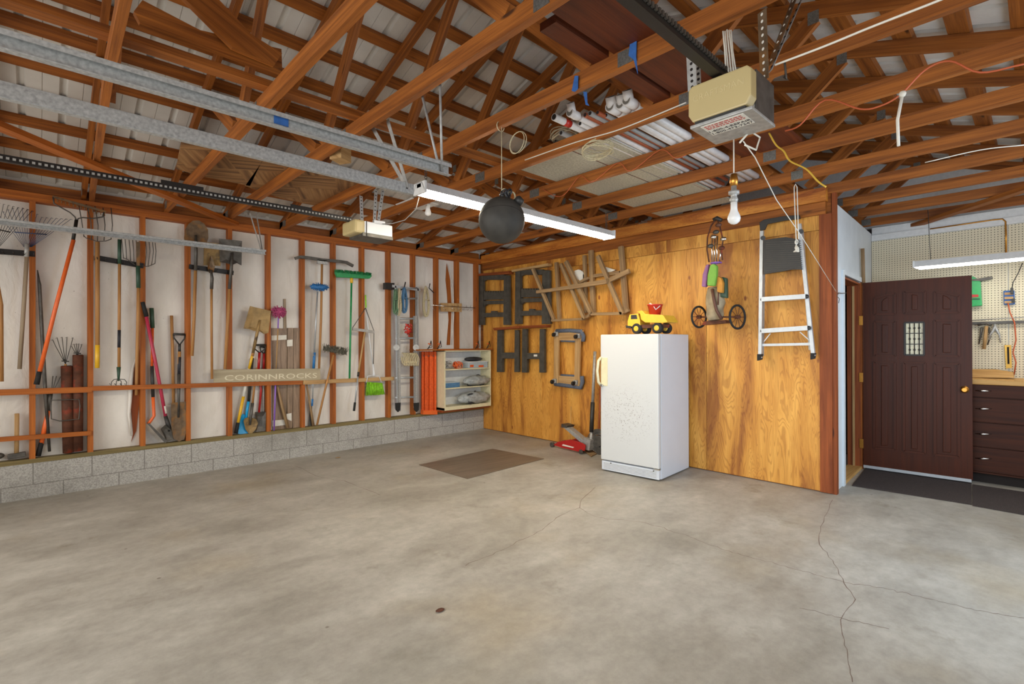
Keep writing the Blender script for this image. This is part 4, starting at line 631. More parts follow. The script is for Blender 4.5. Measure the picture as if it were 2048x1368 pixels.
for k, (a, lab) in enumerate(((846, 'folded orange metal stand, left of the bundle'), (855.5, 'folded orange metal stand, middle of the bundle'), (865, 'folded orange metal stand next to the shelf cabinet'))):
    t = Thing('folding_stand', lab, 'stand', 'orange stands'); t.add('leg', MB().slab(lw([(a-4.3, 703), (a-.4, 703), (a-.4, 827), (a-4.3, 827)], .03), (0, -.03, 0)), 'orange_fab', bev=.004); t.add('leg', MB().slab(lw([(a+.4, 703), (a+4, 703), (a+4, 826), (a+.4, 826)], .03), (0, -.05, 0)), 'orange_fab', bev=.004); t.add('foot', MB().slab(lw([(a-5, 820), (a+4.5, 820), (a+4.5, 828), (a-5, 828)], .025), (0, -.07, 0)), 'orange'); t.add('rivet', MB().tube([LW(.08)(a+2, 712), LW(.085)(a+2, 712)], .008), 'steel_dark'); t.done()
t = Thing('rod_rack', 'short wooden board with hooks and a steel rod near the wall corner', 'rack').root(plate([(881, 606), (922, 607), (922, 624), (881, 623)], .0, .02), 'pale_wood'); t.add('rod', rod([(862, 610), (905, 613), (950, 616)], .006, .06, 8), 'chrome')
for a in (867, 888, 905, 917, 933, 941): t.add('hook', tines([[(a, 611), (a-1, 617), (a+2, 621), (a+4, 618)]], .003, .06), 'chrome')
t.done()
# shelf cabinet
bx0 = aY(870, 760, YW-.005).x; bz0 = aY(870, 826, YW).z
for _y in [i*.01 for i in range(5, 60)]:
    if aY(889, 822, YW-_y).x <= bx0: break
fy = YW-_y; fz = lambda py_, px_=889: aY(px_, py_, fy).z; bx1 = aY(982, 760, fy).x; z0, z1 = fz(822), fz(701)
t = Thing('shelf_cabinet', 'open cream shelf cabinet mounted in the corner of the stud wall', 'cabinet'); T_ = .016
t.add('side_panel', MB().box((bx0, fy, z0), (bx0+T_, YW, z1)), 'cream', bev=.002); t.add('side_panel', MB().box((bx1-T_, fy, z0), (bx1, YW, z1)), 'cream', bev=.002); t.add('back_panel', MB().box((bx0+T_, YW-.012, z0), (bx1-T_, YW-.004, z1)), 'flush_white')
for z in (z0+.045, fz(778), fz(740)): t.add('shelf', MB().box((bx0+T_, fy+.003, z-T_/2), (bx1-T_, YW-.012, z+T_/2)), 'cream', bev=.002)
t.add('top_panel', MB().box((bx0, fy, z1-T_), (bx1, YW-.012, z1)), 'cream'); t.add('base_board', MB().box((bx0, fy+.005, z0), (bx1, YW-.012, z0+.037)), 'cream'); t.add('support', MB().box((bx0-.02, fy+.03, z0-.03), (bx1, YW, z0)), 'red_wood'); t.done()
solo('top_board', 'reddish board lying across the top of the shelf cabinet', 'board', MB().box((aY(838, 700, fy).x, fy-.02, z1+.001), (bx1+.02, YW-.002, z1+.02)), 'fir_stud')
for k, (a, lab) in enumerate(((860, 'black bar clamp standing on the cabinet board, leftmost'), (879, 'black bar clamp standing second from left on the cabinet'), (955, 'black bar clamp standing second from right on the cabinet'), (977, 'black bar clamp at the right end of the cabinet top'))):
    x = aY(a, 690, fy+.05).x; z = z1+.021; t = Thing('bar_clamp', lab, 'clamp', 'clamps on the cabinet'); t.add('jaw', MB().tube([(x-.04, fy+.05, z), (x, fy+.05, z+.05), (x+.02, fy+.05, z+.12)], .007, 6).tube([(x-.02, fy+.05, z+.02), (x+.035, fy+.05, z+.03), (x+.02, fy+.05, z+.11)], .005, 6), 'black_metal'); t.add('handle', MB().tube([(x+.01, fy+.05, z+.07), (x-.03, fy+.05, z+.08)], .008), 'orange'); t.done()
zs1, zs2, zs3 = fz(740)+T_/2, fz(778)+T_/2, z0+.045+T_/2
t = Thing('storage_bin', 'clear plastic bin on the upper shelf of the cream cabinet', 'bin'); xx = bx0+.52*(bx1-bx0); t.add('bin_body', MB().box((xx, fy+.03, zs1), (bx1-.04, YW-.05, zs1+.09)), 'clear_bin', bev=.008); t.add('rim', MB().box((xx-.008, fy+.022, zs1+.09), (bx1-.032, YW-.045, zs1+.10)), 'flush_white'); t.add('contents', MB().box((xx+.03, fy+.028, zs1+.015), (xx+.1, fy+.0295, zs1+.05)).box((xx+.2, fy+.028, zs1+.01), (xx+.3, fy+.0295, zs1+.04)), 'orange_fab'); t.done()
solo('cloth_bag', 'crumpled black bag lying on the clear plastic bin', 'bag', MB().ball((xx+.17, fy+.12, zs1+.135), .035, 14, (5, 2.4, 1)), 'black_bag')
def tang(name, lab, cat, c, s, mt, n=12, r=.007, grp=None):
    mb = MB()
    for k in range(n): mb.torus(V(c)+V([random.uniform(-1, 1)*s[i]*.4 for i in range(3)]), V([random.gauss(0, 1) for _ in range(3)]), s[2]*random.uniform(.5, .9), r, 14, 5, sx=1.3)
    solo(name, lab, cat, mb, mt, grp)
tang('cord_bundle', 'bundle of grey cords at the left end of the upper shelf', 'cord', (bx0+.10, fy+.08, zs1+.055), (.10, .06, .05), 'galv_dull', 10, .005); tang('cord_bundle', 'orange cord bundle in the middle of the upper shelf', 'cord', (bx0+.29, fy+.08, zs1+.06), (.12, .06, .055), 'orange', 12, .006)
def bag(lab, c, s):
    mb = MB(); n = 26; mb.ball((0, 0, 0), 1, n)
    for v in mb.v:
        k = 1+.22*noise.noise(v*2.3+V(c))+.14*noise.noise(v*6+V(c)); v.x, v.y, v.z = c[0]+v.x*s[0]*k, c[1]+v.y*s[1]*k, c[2]+v.z*s[2]*k
    t = Thing('plastic_bag', lab, 'bag').root(mb, 'plastic_bag'); mb2 = MB()
    for k in range(8): mb2.torus(V(c)+V((random.uniform(-.5, .5)*s[0], random.uniform(-.3, .3)*s[1], random.uniform(-.4, .3)*s[2])), V([random.gauss(0, 1) for _ in range(3)]), s[2]*.7, .012, 14, 5, sx=1.5)
    t.add('contents', mb2, 'black_bag'); t.done()
w_ = bx1-bx0; bag('crumpled clear plastic bag with dark hoses spilling over the middle shelf', (bx0+.72*w_, fy+.05, zs2+.085), (.27*w_, .12, .075)); bag('puffy clear plastic bag with grey filling on the bottom shelf', (bx0+.66*w_, fy+.05, zs3+.10), (.34*w_, .13, .09))
t = Thing('storage_bin', 'flat blue plastic box at the left of the middle shelf', 'bin'); t.add('bin_body', MB().box((bx0+.03, fy+.03, zs2), (bx0+.30, YW-.06, zs2+.07)), 'rope_blue', bev=.006); t.add('lid', MB().box((bx0+.025, fy+.025, zs2+.07), (bx0+.305, YW-.055, zs2+.08)), 'clear_bin'); t.done()
# ================================================================ PLYWOOD WALL
def pw(pts, off=.03): return [PW(p[2] if len(p) > 2 else off)(*p[:2]) for p in pts]
def pslab(pts, off, th, L=None): return MB().slab(pw(pts, off), (-th, 0, 0), L=L)
def pbar(a, b, w, th, off=.01): f = PW(off+th/2); return MB().beam(f(*a), f(*b), w, th, (1, 0, 0)) if False else MB().beam(f(*a), f(*b), w, th, (1, 0, 0))
def psaw(lab, lx0, lx1, rx0, rx1, yt0, yt1, yb, tray, mid, low, top, wd):
    t = Thing('folding_sawhorse', lab, 'sawhorse', 'black plastic sawhorses'); f = PW(.01); h = .06
    for a, b in ((lx0, lx1), (rx0, rx1)):
        t.add('leg', pslab([(a+1, yt0), (b-1, yt0), (b, yb), (a, yb)], .015, .05), 'sawhorse_plastic', bev=.006); t.add('leg_rib', pslab([((a+b)/2-1.2, yt0+2), ((a+b)/2+1.2, yt0+2), ((a+b)/2+1.2, yb-2), ((a+b)/2-1.2, yb-2)], .063, .008), 'sawhorse_plastic')
    if tray: t.add('top_panel', pslab([(lx1-1, yt0), (rx0+1, yt0-2), (rx0+1, yt0+8), (rx0-4, yt0+9), (lx1+4, yt0+9), (lx1, yt0+12)], .02, .04), 'sawhorse_plastic', bev=.004)
    if tray:
        a, b = tray; n = 8; P = []
        for k in range(n): x = lx1+(rx0-lx1)*k/n; w = (rx0-lx1)/n; P += [(x, a+3), (x+w*.25, a), (x+w*.6, a), (x+w*.8, a+3)]
        t.add('tray', pslab(P+[(rx0, b-1), (lx1, b)], .03, .04), 'sawhorse_plastic'); t.add('mid_bar', pslab([(lx1-1, mid[0]), (rx0+1, mid[0]-1), (rx0+1, mid[1]-1), (rx0-4, mid[1]-1), (lx1+5, mid[1]), (lx1+1, mid[1]+4)], .02, .045), 'sawhorse_plastic', bev=.004)
    a, b = low; m = (lx1+rx0)/2
    t.add('lower_bar', pslab([(lx1-1, a+1), (m-5, a+1), (m-4, a-3), (m+4, a-3), (m+5, a), (rx0+1, a), (rx0+1, b-1), (m, b-1), (lx1-1, b)] if tray else [(lx1-1, a), (rx0+1, a), (rx0+1, b), (lx1-1, b)], .02, .05), 'sawhorse_plastic', bev=.004)
    if not tray and lx0 > 1040: t.add('sticker', pslab([(m-3, a+3), (m+4, a+3), (m+4, a+7), (m-3, a+7)], .071, .001), 'paper')
    t.add('top_rail', pslab(top, .01, .085, L=(0, 1, 0)), wd); t.done()
psaw('black folding sawhorse with reddish top rail in the wall corner', 960, 971, 1011, 1023, 551, 558, 650, (582, 600), (602, 609), (625, 635), [(958, 549), (1026, 543), (1026, 549), (963, 553)], 'red_wood')
psaw('paint spattered black sawhorse with pale top rail, behind the wooden trestle', 1034, 1046, 1088, 1104, 541, 542, 648, (577, 595), (597, 605), (621, 632), [(1031, 541), (1104, 528), (1104, 533), (1032, 545)], 'pale_wood')
psaw('lower black sawhorse hanging on the left below the others', 998, 1009, 1033, 1041, 660, 661, 744, None, None, (705, 717), [(994, 656), (1047, 652), (1047, 657), (996, 661)], 'red_wood')
psaw('lower black sawhorse with a small white sticker on its crossbar', 1048, 1058, 1083, 1093, 658, 659, 745, None, None, (706, 718), [(1047, 652), (1101, 650), (1101, 655), (1048, 657)], 'red_wood')
def trestle(lab, bars):
    t = Thing('wooden_trestle', lab, 'trestle', 'wooden trestles')
    for n, a, b, w, off in bars: t.add(n, MB().beam(PW(off)(*a), PW(off)(*b), w, .04, (1, 0, 0)), 'old_wood')
    t.done()
trestle('weathered wooden trestle hanging on the left, overlapping the black sawhorse', [('leg', (1066, 538), (1108, 639), .04, .12), ('leg', (1122, 528), (1169, 638), .04, .12), ('leg', (1113, 525), (1119, 638), .045, .04), ('crosspiece', (1074, 584), (1139, 575), .045, .17), ('base_rail', (1104, 641), (1168, 638), .03, .12), ('base_rail', (1168, 638), (1180, 630), .035, .07), ('leg', (1169, 511), (1172, 626), .04, .04), ('crosspiece', (1139, 575), (1178, 556), .03, .08)])
trestle('weathered wooden trestle hanging on the right, with notched legs', [('leg', (1132, 523), (1183, 628), .055, .12), ('leg', (1196, 512), (1245, 628), .05, .12), ('leg', (1182, 501), (1187, 626), .06, .04), ('leg', (1242, 493), (1252, 622), .06, .05), ('crosspiece', (1139, 575), (1214, 563), .055, .17), ('crosspiece', (1214, 563), (1259, 542), .055, .12), ('base_rail', (1183, 628), (1245, 627), .035, .12), ('base_rail', (1245, 627), (1258, 620), .035, .07), ('brace', (1188, 552), (1240, 545), .04, .045)])
solo('work_cloth', 'white rag tucked behind the middle of the right trestle', 'cloth', MB().slab([PW(.03)(*p) for p in ((1151, 542), (1160, 539), (1171, 545), (1172, 556), (1162, 562), (1154, 556))], (-.03, 0, 0)), 'paper', bev=.006); solo('work_cloth', 'white rag behind the top right leg of the right trestle', 'cloth', MB().slab([PW(.02)(*p) for p in ((1213, 534), (1222, 537), (1233, 540), (1224, 544), (1214, 545))], (-.02, 0, 0)), 'paper', bev=.005)
t = Thing('furniture_dolly', 'wooden furniture dolly with carpeted ends and four casters hung on the plywood', 'dolly')
t.add('side_board', pslab([(1111, 668), (1120, 668), (1119, 770), (1110, 768)], .02, .03, (0, 0, 1)), 'pale_wood', bev=.002); t.add('side_board', pslab([(1153, 667), (1163, 668), (1161, 774), (1151, 773)], .02, .03, (0, 0, 1)), 'pale_wood', bev=.002)
t.add('end_board', pslab([(1112, 660), (1168, 661), (1167, 682), (1160, 683), (1112, 680)], .01, .028), 'pale_wood'); t.add('end_board', pslab([(1110, 751), (1164, 752), (1162, 773), (1109, 768)], .01, .028), 'pale_wood')
t.add('carpet_pad', MB().tube(pw([(1113, 662), (1140, 661), (1163, 663), (1167, 672), (1166, 683)], .03), .028, 10), 'dolly_carpet'); t.add('carpet_pad', MB().tube(pw([(1122, 682), (1155, 683)], .03), .014, 8).tube(pw([(1122, 750), (1154, 752)], .03), .014, 8), 'dolly_carpet'); t.add('carpet_pad', MB().tube(pw([(1110, 768), (1140, 772), (1162, 775), (1165, 764), (1164, 752)], .03), .028, 10), 'dolly_carpet')
for a, b in ((1112, 668), (1156, 672), (1109, 762), (1151, 765)):
    c = PW(.07)(a, b); k = t.add('caster', MB().box((c.x-.005, c.y-.03, c.z-.03), (c.x+.015, c.y+.03, c.z+.03)).torus(c-V((.015, 0, 0)), (1, .3, 0), .025, .008, 16, 6), 'galv'); t.add('wheel', MB().tube([c+V((-.05, -.012, -.01)), c+V((-.05, .012, -.01))], .028, 16), 'black_metal', under=k)
t.done()
# step ladder
t = Thing('step_ladder', 'aluminium step ladder with dark ribbed top platform hung on the plywood', 'ladder'); o = .08
def prail(a, b, w, off, th=.03): f = PW(off); return MB().beam(f(*a), f(*b), w, th, (1, 0, 0))
t.add('rail', prail((1524, 462), (1520.5, 716), .030, o), 'alu'); t.add('rail', prail((1599, 448), (1627, 712), .030, o), 'alu'); t.add('rail', prail((1528, 480), (1525, 712), .018, .04), 'galv_dull'); t.add('rail', prail((1604, 465), (1621, 700), .022, .04), 'galv_dull')
P = [(1521, 446), (1530, 440), (1570, 433), (1600, 431), (1602, 438), (1570, 442), (1536, 449), (1531, 460), (1522, 462)]; t.add('hand_rail', pslab(P, .06, .03), 'black_plastic', bev=.003)
t.add('platform', pslab([(1529, 481), (1550, 478), (1574, 475), (1599, 480), (1605, 540), (1590, 538), (1574, 542), (1555, 545), (1529, 549)], .08, .03), 'black_plastic'); mb = MB()
for k in range(14): a = 484+k*4.3; mb.beam(PW(.114)(1532, a+1), PW(.114)(1601+k*.3, a-2), .006, .004, (1, 0, 0))
t.add('ribs', mb, 'sawhorse_plastic'); t.add('hinge', MB().tube([PW(.06)(1526, 476), PW(.12)(1526, 476)], .022, 14), 'black_plastic'); t.add('hinge', MB().tube([PW(.06)(1602, 463), PW(.12)(1602, 463)], .022, 14), 'black_plastic')
for a, b, h in (((1525, 599), (1613, 593), 1), ((1525, 662), (1617, 656), 1)):
    t.add('step', MB().beam(PW(.11)(*a), PW(.11)(*b), .042, .07, (1, 0, 0)), 'alu'); t.add('step_cap', MB().ball(PW(.12)(*a), .02, 10), 'black_plastic'); t.add('step_cap', MB().ball(PW(.12)(*b), .02, 10), 'black_plastic')
t.add('brace', prail((1525, 690), (1621, 688), .024, .06), 'alu'); t.add('brace', prail((1541, 667), (1528, 683), .008, .06, .006), 'alu'); t.add('brace', prail((1600, 664), (1618, 680), .008, .06, .006), 'alu')
for a, b in ((1522, 716), (1628, 714)): t.add('foot', pslab([(a-4, b-8), (a+5, b-8), (a+3, b+3), (a-4, b+5)], .05, .05), 'rubber')
t.done()
t = Thing('pull_rope', 'white rope loop with a knotted end hanging in front of the step ladder', 'rope'); f = PW(.605); t.add('rope', MB().tube([f(1593, 498), f(1589, 400), f(1588, 374), f(1591, 368), f(1594, 374), f(1596, 440), f(1597, 478)], .004, 6), 'rope_white'); mb = MB()
for k in range(10): mb.tube([f(1592, 490), f(1587+random.random()*11, 496), f(1586+random.random()*12, 504)], .004, 5)
t.add('knot', mb.torus(f(1593, 484), (.3, 1, .2), .018, .004), 'rope_white'); t.done()
solo('pull_rope', 'long white rope running diagonally from the opener down to the white corner post', 'rope', MB().tube([aY(1487, 283, .86), aY(1510, 315, .90), aY(1553, 400, 1.0), aY(1600, 468, 1.12), aY(1672, 583, 1.26)], .0025, 6), 'rope_white')
f = lambda a, b: aY(a, b, 1.27); solo('door_hook', 'dark wire hook and chain on the white corner post', 'hook', MB().tube([f(1676, 586), f(1684, 587), f(1692, 586)], .004, 6).tube([f(1677, 586), f(1674, 592), f(1679, 598), f(1677, 606)], .003, 6), 'steel_dark')
# golf cart
t = Thing('golf_cart', 'old golf pull cart with clubs, head covers and spoked wheels on the plywood', 'golf cart'); f = PW(.22)
for a, R in ((1398, .108), (1475, .115)):
    c = f(a, 634); k = t.add('wheel', MB().torus(c, (.25, 1, 0), R, .011, 32, 8), 'rubber'); mb = MB().tube([c-V((.006, .025, 0)), c+V((.006, .025, 0))], .018, 12)
    for j in range(10): an = j*math.pi/5; mb.tube([c, c+V((math.cos(an)*R*.97, -.25*math.cos(an)*R, math.sin(an)*R))], .003, 5)
    t.add('spokes', mb, 'rust', under=k)
t.add('axle', MB().tube([f(1400, 634), f(1473, 634)], .008), 'rust'); t.add('base', MB().slab([f(1412, 642), f(1450, 640), (f(1452, 646)), (f(1404, 650)), f(1405, 646)], (.1, 0, 0)), 'rust'); prof = [(1431, 640, 14), (1430, 630, 17), (1430, 618, 16), (1431, 606, 19), (1430, 590, 17), (1430, 575, 14)]
t.add('golf_bag', MB().tube([f(a, b) for a, b, r in prof], [r*.0050 for a, b, r in prof], 16), 'brown_cloth'); t.add('strap', MB().tube([PW(.31)(1424, 578), PW(.32)(1428, 600), PW(.31)(1433, 620), PW(.30)(1443, 638)], .016, 8), 'brown_strap'); t.add('zipper', MB().tube([PW(.31)(1437, 580), PW(.31)(1436, 610)], .008, 6), 'brown_strap')
t.add('frame', MB().tube([f(1418, 524), f(1414, 500), f(1415, 475), f(1422, 452), f(1432, 438)], .008, 8).tube([f(1445, 520), f(1443, 500), f(1446, 480), f(1440, 455), f(1434, 438)], .008, 8), 'rust'); t.add('handle', MB().tube([f(1427, 440), f(1434, 436), f(1443, 441)], .02, 10), 'black_plastic'); t.add('hook', MB().tube([PW(-.02)(1436, 437), f(1434, 438)], .006, 6), 'steel_dark')
for a, b, c_, d in ((1428, 526, 1430, 478), (1433, 526, 1435, 472), (1438, 528, 1444, 490), (1424, 528, 1424, 470)): t.add('club_shaft', MB().tube([f(a, b), f(c_, d)], .007, 8), 'chrome')
for a, b, mt in ((1427, 474, 'chrome'), (1447, 478, 'chrome'), (1443, 496, 'rust'), (1421, 492, 'steel_dark'), (1432, 464, 'steel_dark'), (1437, 450, 'brown_strap')): t.add('club_head', MB().ball(PW(.25)(a, b), .028, 10, (.7, 1.2, .8)), mt)
t.add('collar', MB().torus(f(1432, 526), (0, 0, 1), .05, .008, 20, 6), 'purple')
for P, mt, o in (([(1416, 530), (1422, 529), (1419, 550), (1416, 575), (1407, 574), (1409, 550)], 'club_purple', .26), ([(1424, 531), (1432, 528), (1438, 533), (1437, 552), (1433, 573), (1418, 572), (1419, 552)], 'club_green', .30), ([(1437, 552), (1446, 556), (1450, 566), (1449, 587), (1438, 585)], 'club_gold', .27), ([(1447, 554), (1457, 557), (1458, 597), (1444, 595)], 'dark_green', .22)): t.add('head_cover', MB().slab([PW(o)(*p) for p in P], (-.05, 0, 0)), mt, bev=.014)
t.done()
# ================================================================ FREEZER AND WHAT STANDS AROUND IT
th = math.radians(4); B0 = V((4.472, 2.607, 0)); Fd = V((-math.sin(th), math.cos(th), 0)); Sd = V((math.cos(th), math.sin(th), 0)); FW, FD, FH = .672, .72, 1.472
def fb(u0, u1, v0, v1, z0, z1): return MB().hexa([B0+Fd*u+Sd*v+V((0, 0, z)) for z in (z0, z1) for u, v in ((u0, v0), (u1, v0), (u1, v1), (u0, v1))], (0, 0, 1))
t = Thing('upright_freezer', 'white upright freezer with rust speckled door standing by the plywood wall', 'freezer')
t.add('cabinet_body', fb(0, FW, .06, FD, .012, FH), 'freezer_white', bev=.006); t.add('door', fb(0, FW, 0, .052, .125, FH), 'freezer_door', bev=.01); t.add('gasket', fb(.01, FW-.01, .052, .06, .13, FH-.01), 'galv_dull'); k = t.add('kick_grille', fb(.005, FW-.005, .01, .058, .015, .112), 'freezer_white', bev=.004)
mb = MB()
for i in range(5): z = .032+i*.014; v = fb(.03, FW-.03, .0085, .011, z, z+.004); mb.raw(v.v, v.f)
t.add('louvres', mb, 'galv_dull', under=k)
for u in (.06, FW-.12): t.add('screw', MB().tube([B0+Fd*u+Sd*.01+V((0, 0, .098)), B0+Fd*u+Sd*.004+V((0, 0, .098))], .006), 'steel_dark')
t.add('hinge', fb(-.004, .05, -.004, .03, .112, .124), 'chrome'); hu = FW-.055; k = t.add('handle_plate', fb(hu-.035, hu+.045, -.006, 0, .92, 1.225), 'cream', bev=.003)
P = [B0+Fd*(hu+.045)+Sd*(-.004)+V((0, 0, 1.225)), B0+Fd*(hu+.06)+Sd*(-.035)+V((0, 0, 1.19)), B0+Fd*(hu+.065)+Sd*(-.05)+V((0, 0, 1.08)), B0+Fd*(hu+.06)+Sd*(-.035)+V((0, 0, .96)), B0+Fd*(hu+.045)+Sd*(-.004)+V((0, 0, .92))]; t.add('handle', MB().tube(P, .015, 10), 'cream', under=k); t.add('lock', MB().tube([B0+Fd*(hu+.03)+Sd*(-.004)+V((0, 0, .925)), B0+Fd*(hu+.03)+Sd*(-.03)+V((0, 0, .925))], .014, 12), 'chrome'); t.done()
# toy truck, bucket
TXp = 4.53; f = lambda a, b: aX(a, b, TXp)
def tk(P, w=.20, o=0): return MB().slab([f(*p)+V((o, 0, 0)) for p in P], (w, 0, 0))
t = Thing('toy_truck', 'yellow toy dump truck standing on top of the freezer', 'toy truck'); t.add('chassis', tk([(1254, 650), (1322, 648), (1322, 655), (1255, 657)], .16, .02), 'rust')
k = t.add('cab', tk([(1259, 629), (1276, 627), (1280, 641), (1280, 653), (1255, 653), (1255, 642)], .2), 'toy_yellow', bev=.006); t.add('window', tk([(1262, 630), (1273, 629.5), (1275, 638), (1262, 638.5)], .003, -.002), 'black_plastic', under=k); t.add('bumper', tk([(1251, 651), (1262, 651), (1262, 656), (1252, 656)], .2), 'black_plastic', bev=.003)
t.add('dump_bed', tk([(1274, 623), (1285, 621), (1291, 628), (1327, 630), (1336, 644), (1326, 646), (1291, 645), (1283, 639), (1281, 627)], .22, -.01), 'toy_yellow', bev=.004)
wz = 1.475
for a in (1273, 1314):
    for o in (-.01, .16):
        c = f(a, 656)+V((o, 0, 0)); c.z = wz+.056; k = t.add('wheel', MB().lathe(c, (1, 0, 0), [(0, .045), (.006, .055), (.044, .055), (.05, .045)], 22), 'rubber'); t.add('hub', MB().lathe(c-V((.004, 0, 0)), (1, 0, 0), [(0, .018), (.003, .028), (.01, .028)], 16), 'toy_yellow', under=k)
t.done()
c = aX(1310, 630, TXp+.10); t = Thing('bucket', 'small red bucket with white handle sitting in the toy truck bed', 'bucket'); t.add('bucket_body', MB().lathe(c, (0, 0, 1), [(0, .055), (.095, .074), (.10, .08), (.108, .08), (.108, .07), (.02, .052)], 24), 'toy_red'); t.add('handle', MB().tube([c+V((0, .078, .10)), c+V((-.03, .04, .122)), c+V((-.06, -.01, .10)), c+V((-.07, -.05, .05)), c+V((-.03, -.077, .09))], .005, 6), 'white_paint'); t.done()
# floor jack
g0, g1 = aZ(1105, 894, 0), aZ(1163, 908, 0); D = (g1-g0); Lj = D.length; D.normalize(); Nn = V((-D.y, D.x, 0)); 
if Nn.dot(CAM-g0) > 0: Nn = -Nn
def jk(P, n0, n1): return MB().slab([g0+D*(s_*Lj)+Nn*n0+V((0, 0, z)) for s_, z in P], Nn*(n1-n0))
t = Thing('floor_jack', 'red trolley floor jack with upright chrome handle beside the freezer', 'jack')
for n in (0, .2): t.add('side_plate', jk([(.02, .03), (.2, .085), (.62, .15), (.98, .14), (1.12, .12), (1.1, .05), (.9, .02), (.3, .02)], n, n+.012), 'red', bev=.002)
t.add('rib', jk([(.35, .05), (.72, .05), (.76, .065), (.38, .07)], -.004, 0), 'paper'); t.add('lift_arm', jk([(.28, .27), (.36, .30), (1.0, .15), (.95, .10)], .06, .15), 'galv', bev=.004); t.add('saddle', jk([(.24, .27), (.42, .28), (.46, .31), (.24, .32)], .04, .17), 'steel_dark'); t.add('power_unit', jk([(.85, .05), (1.15, .05), (1.2, .18), (1.0, .20)], .05, .16), 'galv_dull')
for s_, r, n in ((0, .032, -.02), (0, .032, .2), (1.0, .028, -.02), (1.0, .028, .2)): c = g0+D*(s_*Lj)+Nn*n+V((0, 0, r)); t.add('wheel', MB().tube([c, c+Nn*.035], r, 18), 'steel_dark')
hb = g0+D*(Lj*1.12)+Nn*.1+V((0, 0, .12)); top = aY(1190, 703, hb.y+.0); mid = hb+(top-hb)*.13; m2 = hb+(top-hb)*.45
t.add('handle', MB().tube([hb, mid], .02, 12).tube([m2, top], .020, 12), 'galv_dull'); t.add('grip', MB().tube([mid, m2], .027, 12), 'black_plastic', label='black foam sleeve'); t.done()
solo('thin_stick', 'thin wooden stick leaning on the plywood above the red jack', 'stick', MB().tube([PW(.03)(1142, 813), aX(1141, 866, 5.1)], .004, 6), 'pale_wood')
solo('wooden_pole', 'wooden tool handle standing between the jack handle and the freezer', 'handle', MB().tube([PW(.08)(1201, 770), aZ(1196, 906, .014)], .013, 8), 'red_wood')
t = Thing('cable_reel', 'coiled grey cable reel standing on the floor against the freezer side', 'cable reel'); c = aX(1199, 872, 5.06); c.z = .17; mb = MB()
for k in range(8): mb.torus(c+V((random.uniform(-.02, .02), 0, 0)), (1, .3, 0), .08+.009*k, .006, 26, 6)
t.add('coil', mb, 'steel_dark'); t.add('base', MB().tube([c-V((.03, 0, .12)), c+V((.03, 0, -.12))], .05, 12).tube([c-V((.05, 0, 0)), c+V((.05, 0, 0))], .07, 14), 'steel_dark'); t.done()
solo('floor_board', 'thin dark board lying on the floor between the jack and the freezer', 'board', MB().slab([aZ(a, b, .004) for a, b in ((1168, 902), (1199, 893), (1199, 906), (1182, 914))], (0, 0, .012)), 'old_wood')
solo('floor_mat', 'wood look vinyl mat lying flat on the concrete in the middle', 'mat', MB().slab([aZ(a, b, .001) for a, b in ((838, 930), (985, 898), (1088, 918), (935, 958))], (0, 0, .004), L=(1, -.1, 0)), 'floor_tile')
# ================================================================ DOOR
H0 = V((6.522, 1.326, 0)); H1 = V((6.572, .452, 0)); WD = (H1-H0).normalized(); WN = V((WD.y, -WD.x, 0)); 
if WN.dot(CAM-H0) < 0: WN = -WN
DWd = (H1-H0).length
def dr(P, o0, o1): return MB().slab([aP(a, b, H0, WN)+WN*o0 for a, b in P], WN*(o1-o0), L=(0, 0, 1))
def drb(s0, s1, z0, z1, o0, o1, L=(0, 0, 1)):
    return MB().hexa([H0+WD*s+WN*o+V((0, 0, z)) for z in (z0, z1) for s, o in ((s0, o0), (s1, o0), (s1, o1), (s0, o1))], L)
t = Thing('door_1', kind='structure'); ds = lambda a, b: ((aP(a, b, H0, WN)-H0).dot(WD), aP(a, b, H0, WN).z)
wx = [ds(1810, 677)[0], ds(1848, 677)[0]]; wz_ = [ds(1830, 710)[1], ds(1830, 645)[1]]
t.add('door_slab', drb(0, wx[0], .045, 2.03, -.04, 0), 'dark_door'); t.add('door_slab', drb(wx[1], DWd, .045, 2.03, -.04, 0), 'dark_door'); t.add('door_slab', drb(wx[0], wx[1], .045, wz_[0], -.04, 0), 'dark_door'); t.add('door_slab', drb(wx[0], wx[1], wz_[1], 2.03, -.04, 0), 'dark_door')
xs = [(1750, 1790), (1809, 1850), (1870, 1918)]; rows = [((595, 589), (583, 583), (584, 592)), None]
def ring(P, w=.022, h=.014):
    Q = [H0+WD*s+V((0, 0, z)) for s, z in P]; mb = MB()
    for i in range(len(Q)): mb.beam(Q[i]+WN*h/2, Q[(i+1) % len(Q)]+WN*h/2, w, h, WN)
    return mb
def panel(P):
    Q = [ds(a, b) for a, b in P]; t.add('panel_moulding', ring(Q), 'dark_door'); c = (sum(q[0] for q in Q)/len(Q), sum(q[1] for q in Q)/len(Q)); R_ = [(c[0]+(q[0]-c[0])*(1-.06/abs(q[0]-c[0]+1e-6)) if abs(q[0]-c[0]) > .06 else c[0], q[1]-math.copysign(.035, q[1]-c[1])) for q in Q]
    t.add('raised_panel', MB().slab([H0+WD*s+V((0, 0, z)) for s, z in R_], WN*.012, L=(0, 0, 1)), 'dark_door', bev=.005)
panel([(1750, 597), (1772, 590), (1790, 587), (1790, 628), (1750, 629)]); panel([(1809, 583), (1850, 583), (1850, 626), (1809, 627)]); panel([(1870, 584), (1892, 586), (1918, 592), (1918, 625), (1870, 626)])
panel([(1750, 643), (1790, 643), (1790, 712), (1750, 711)]); panel([(1870, 641), (1918, 641), (1918, 713), (1870, 712)]); panel([(1749, 724), (1790, 725), (1790, 899), (1749, 896)]); panel([(1808, 726), (1850, 726), (1850, 907), (1808, 902)]); panel([(1870, 727), (1918, 728), (1918, 914), (1870, 909)])
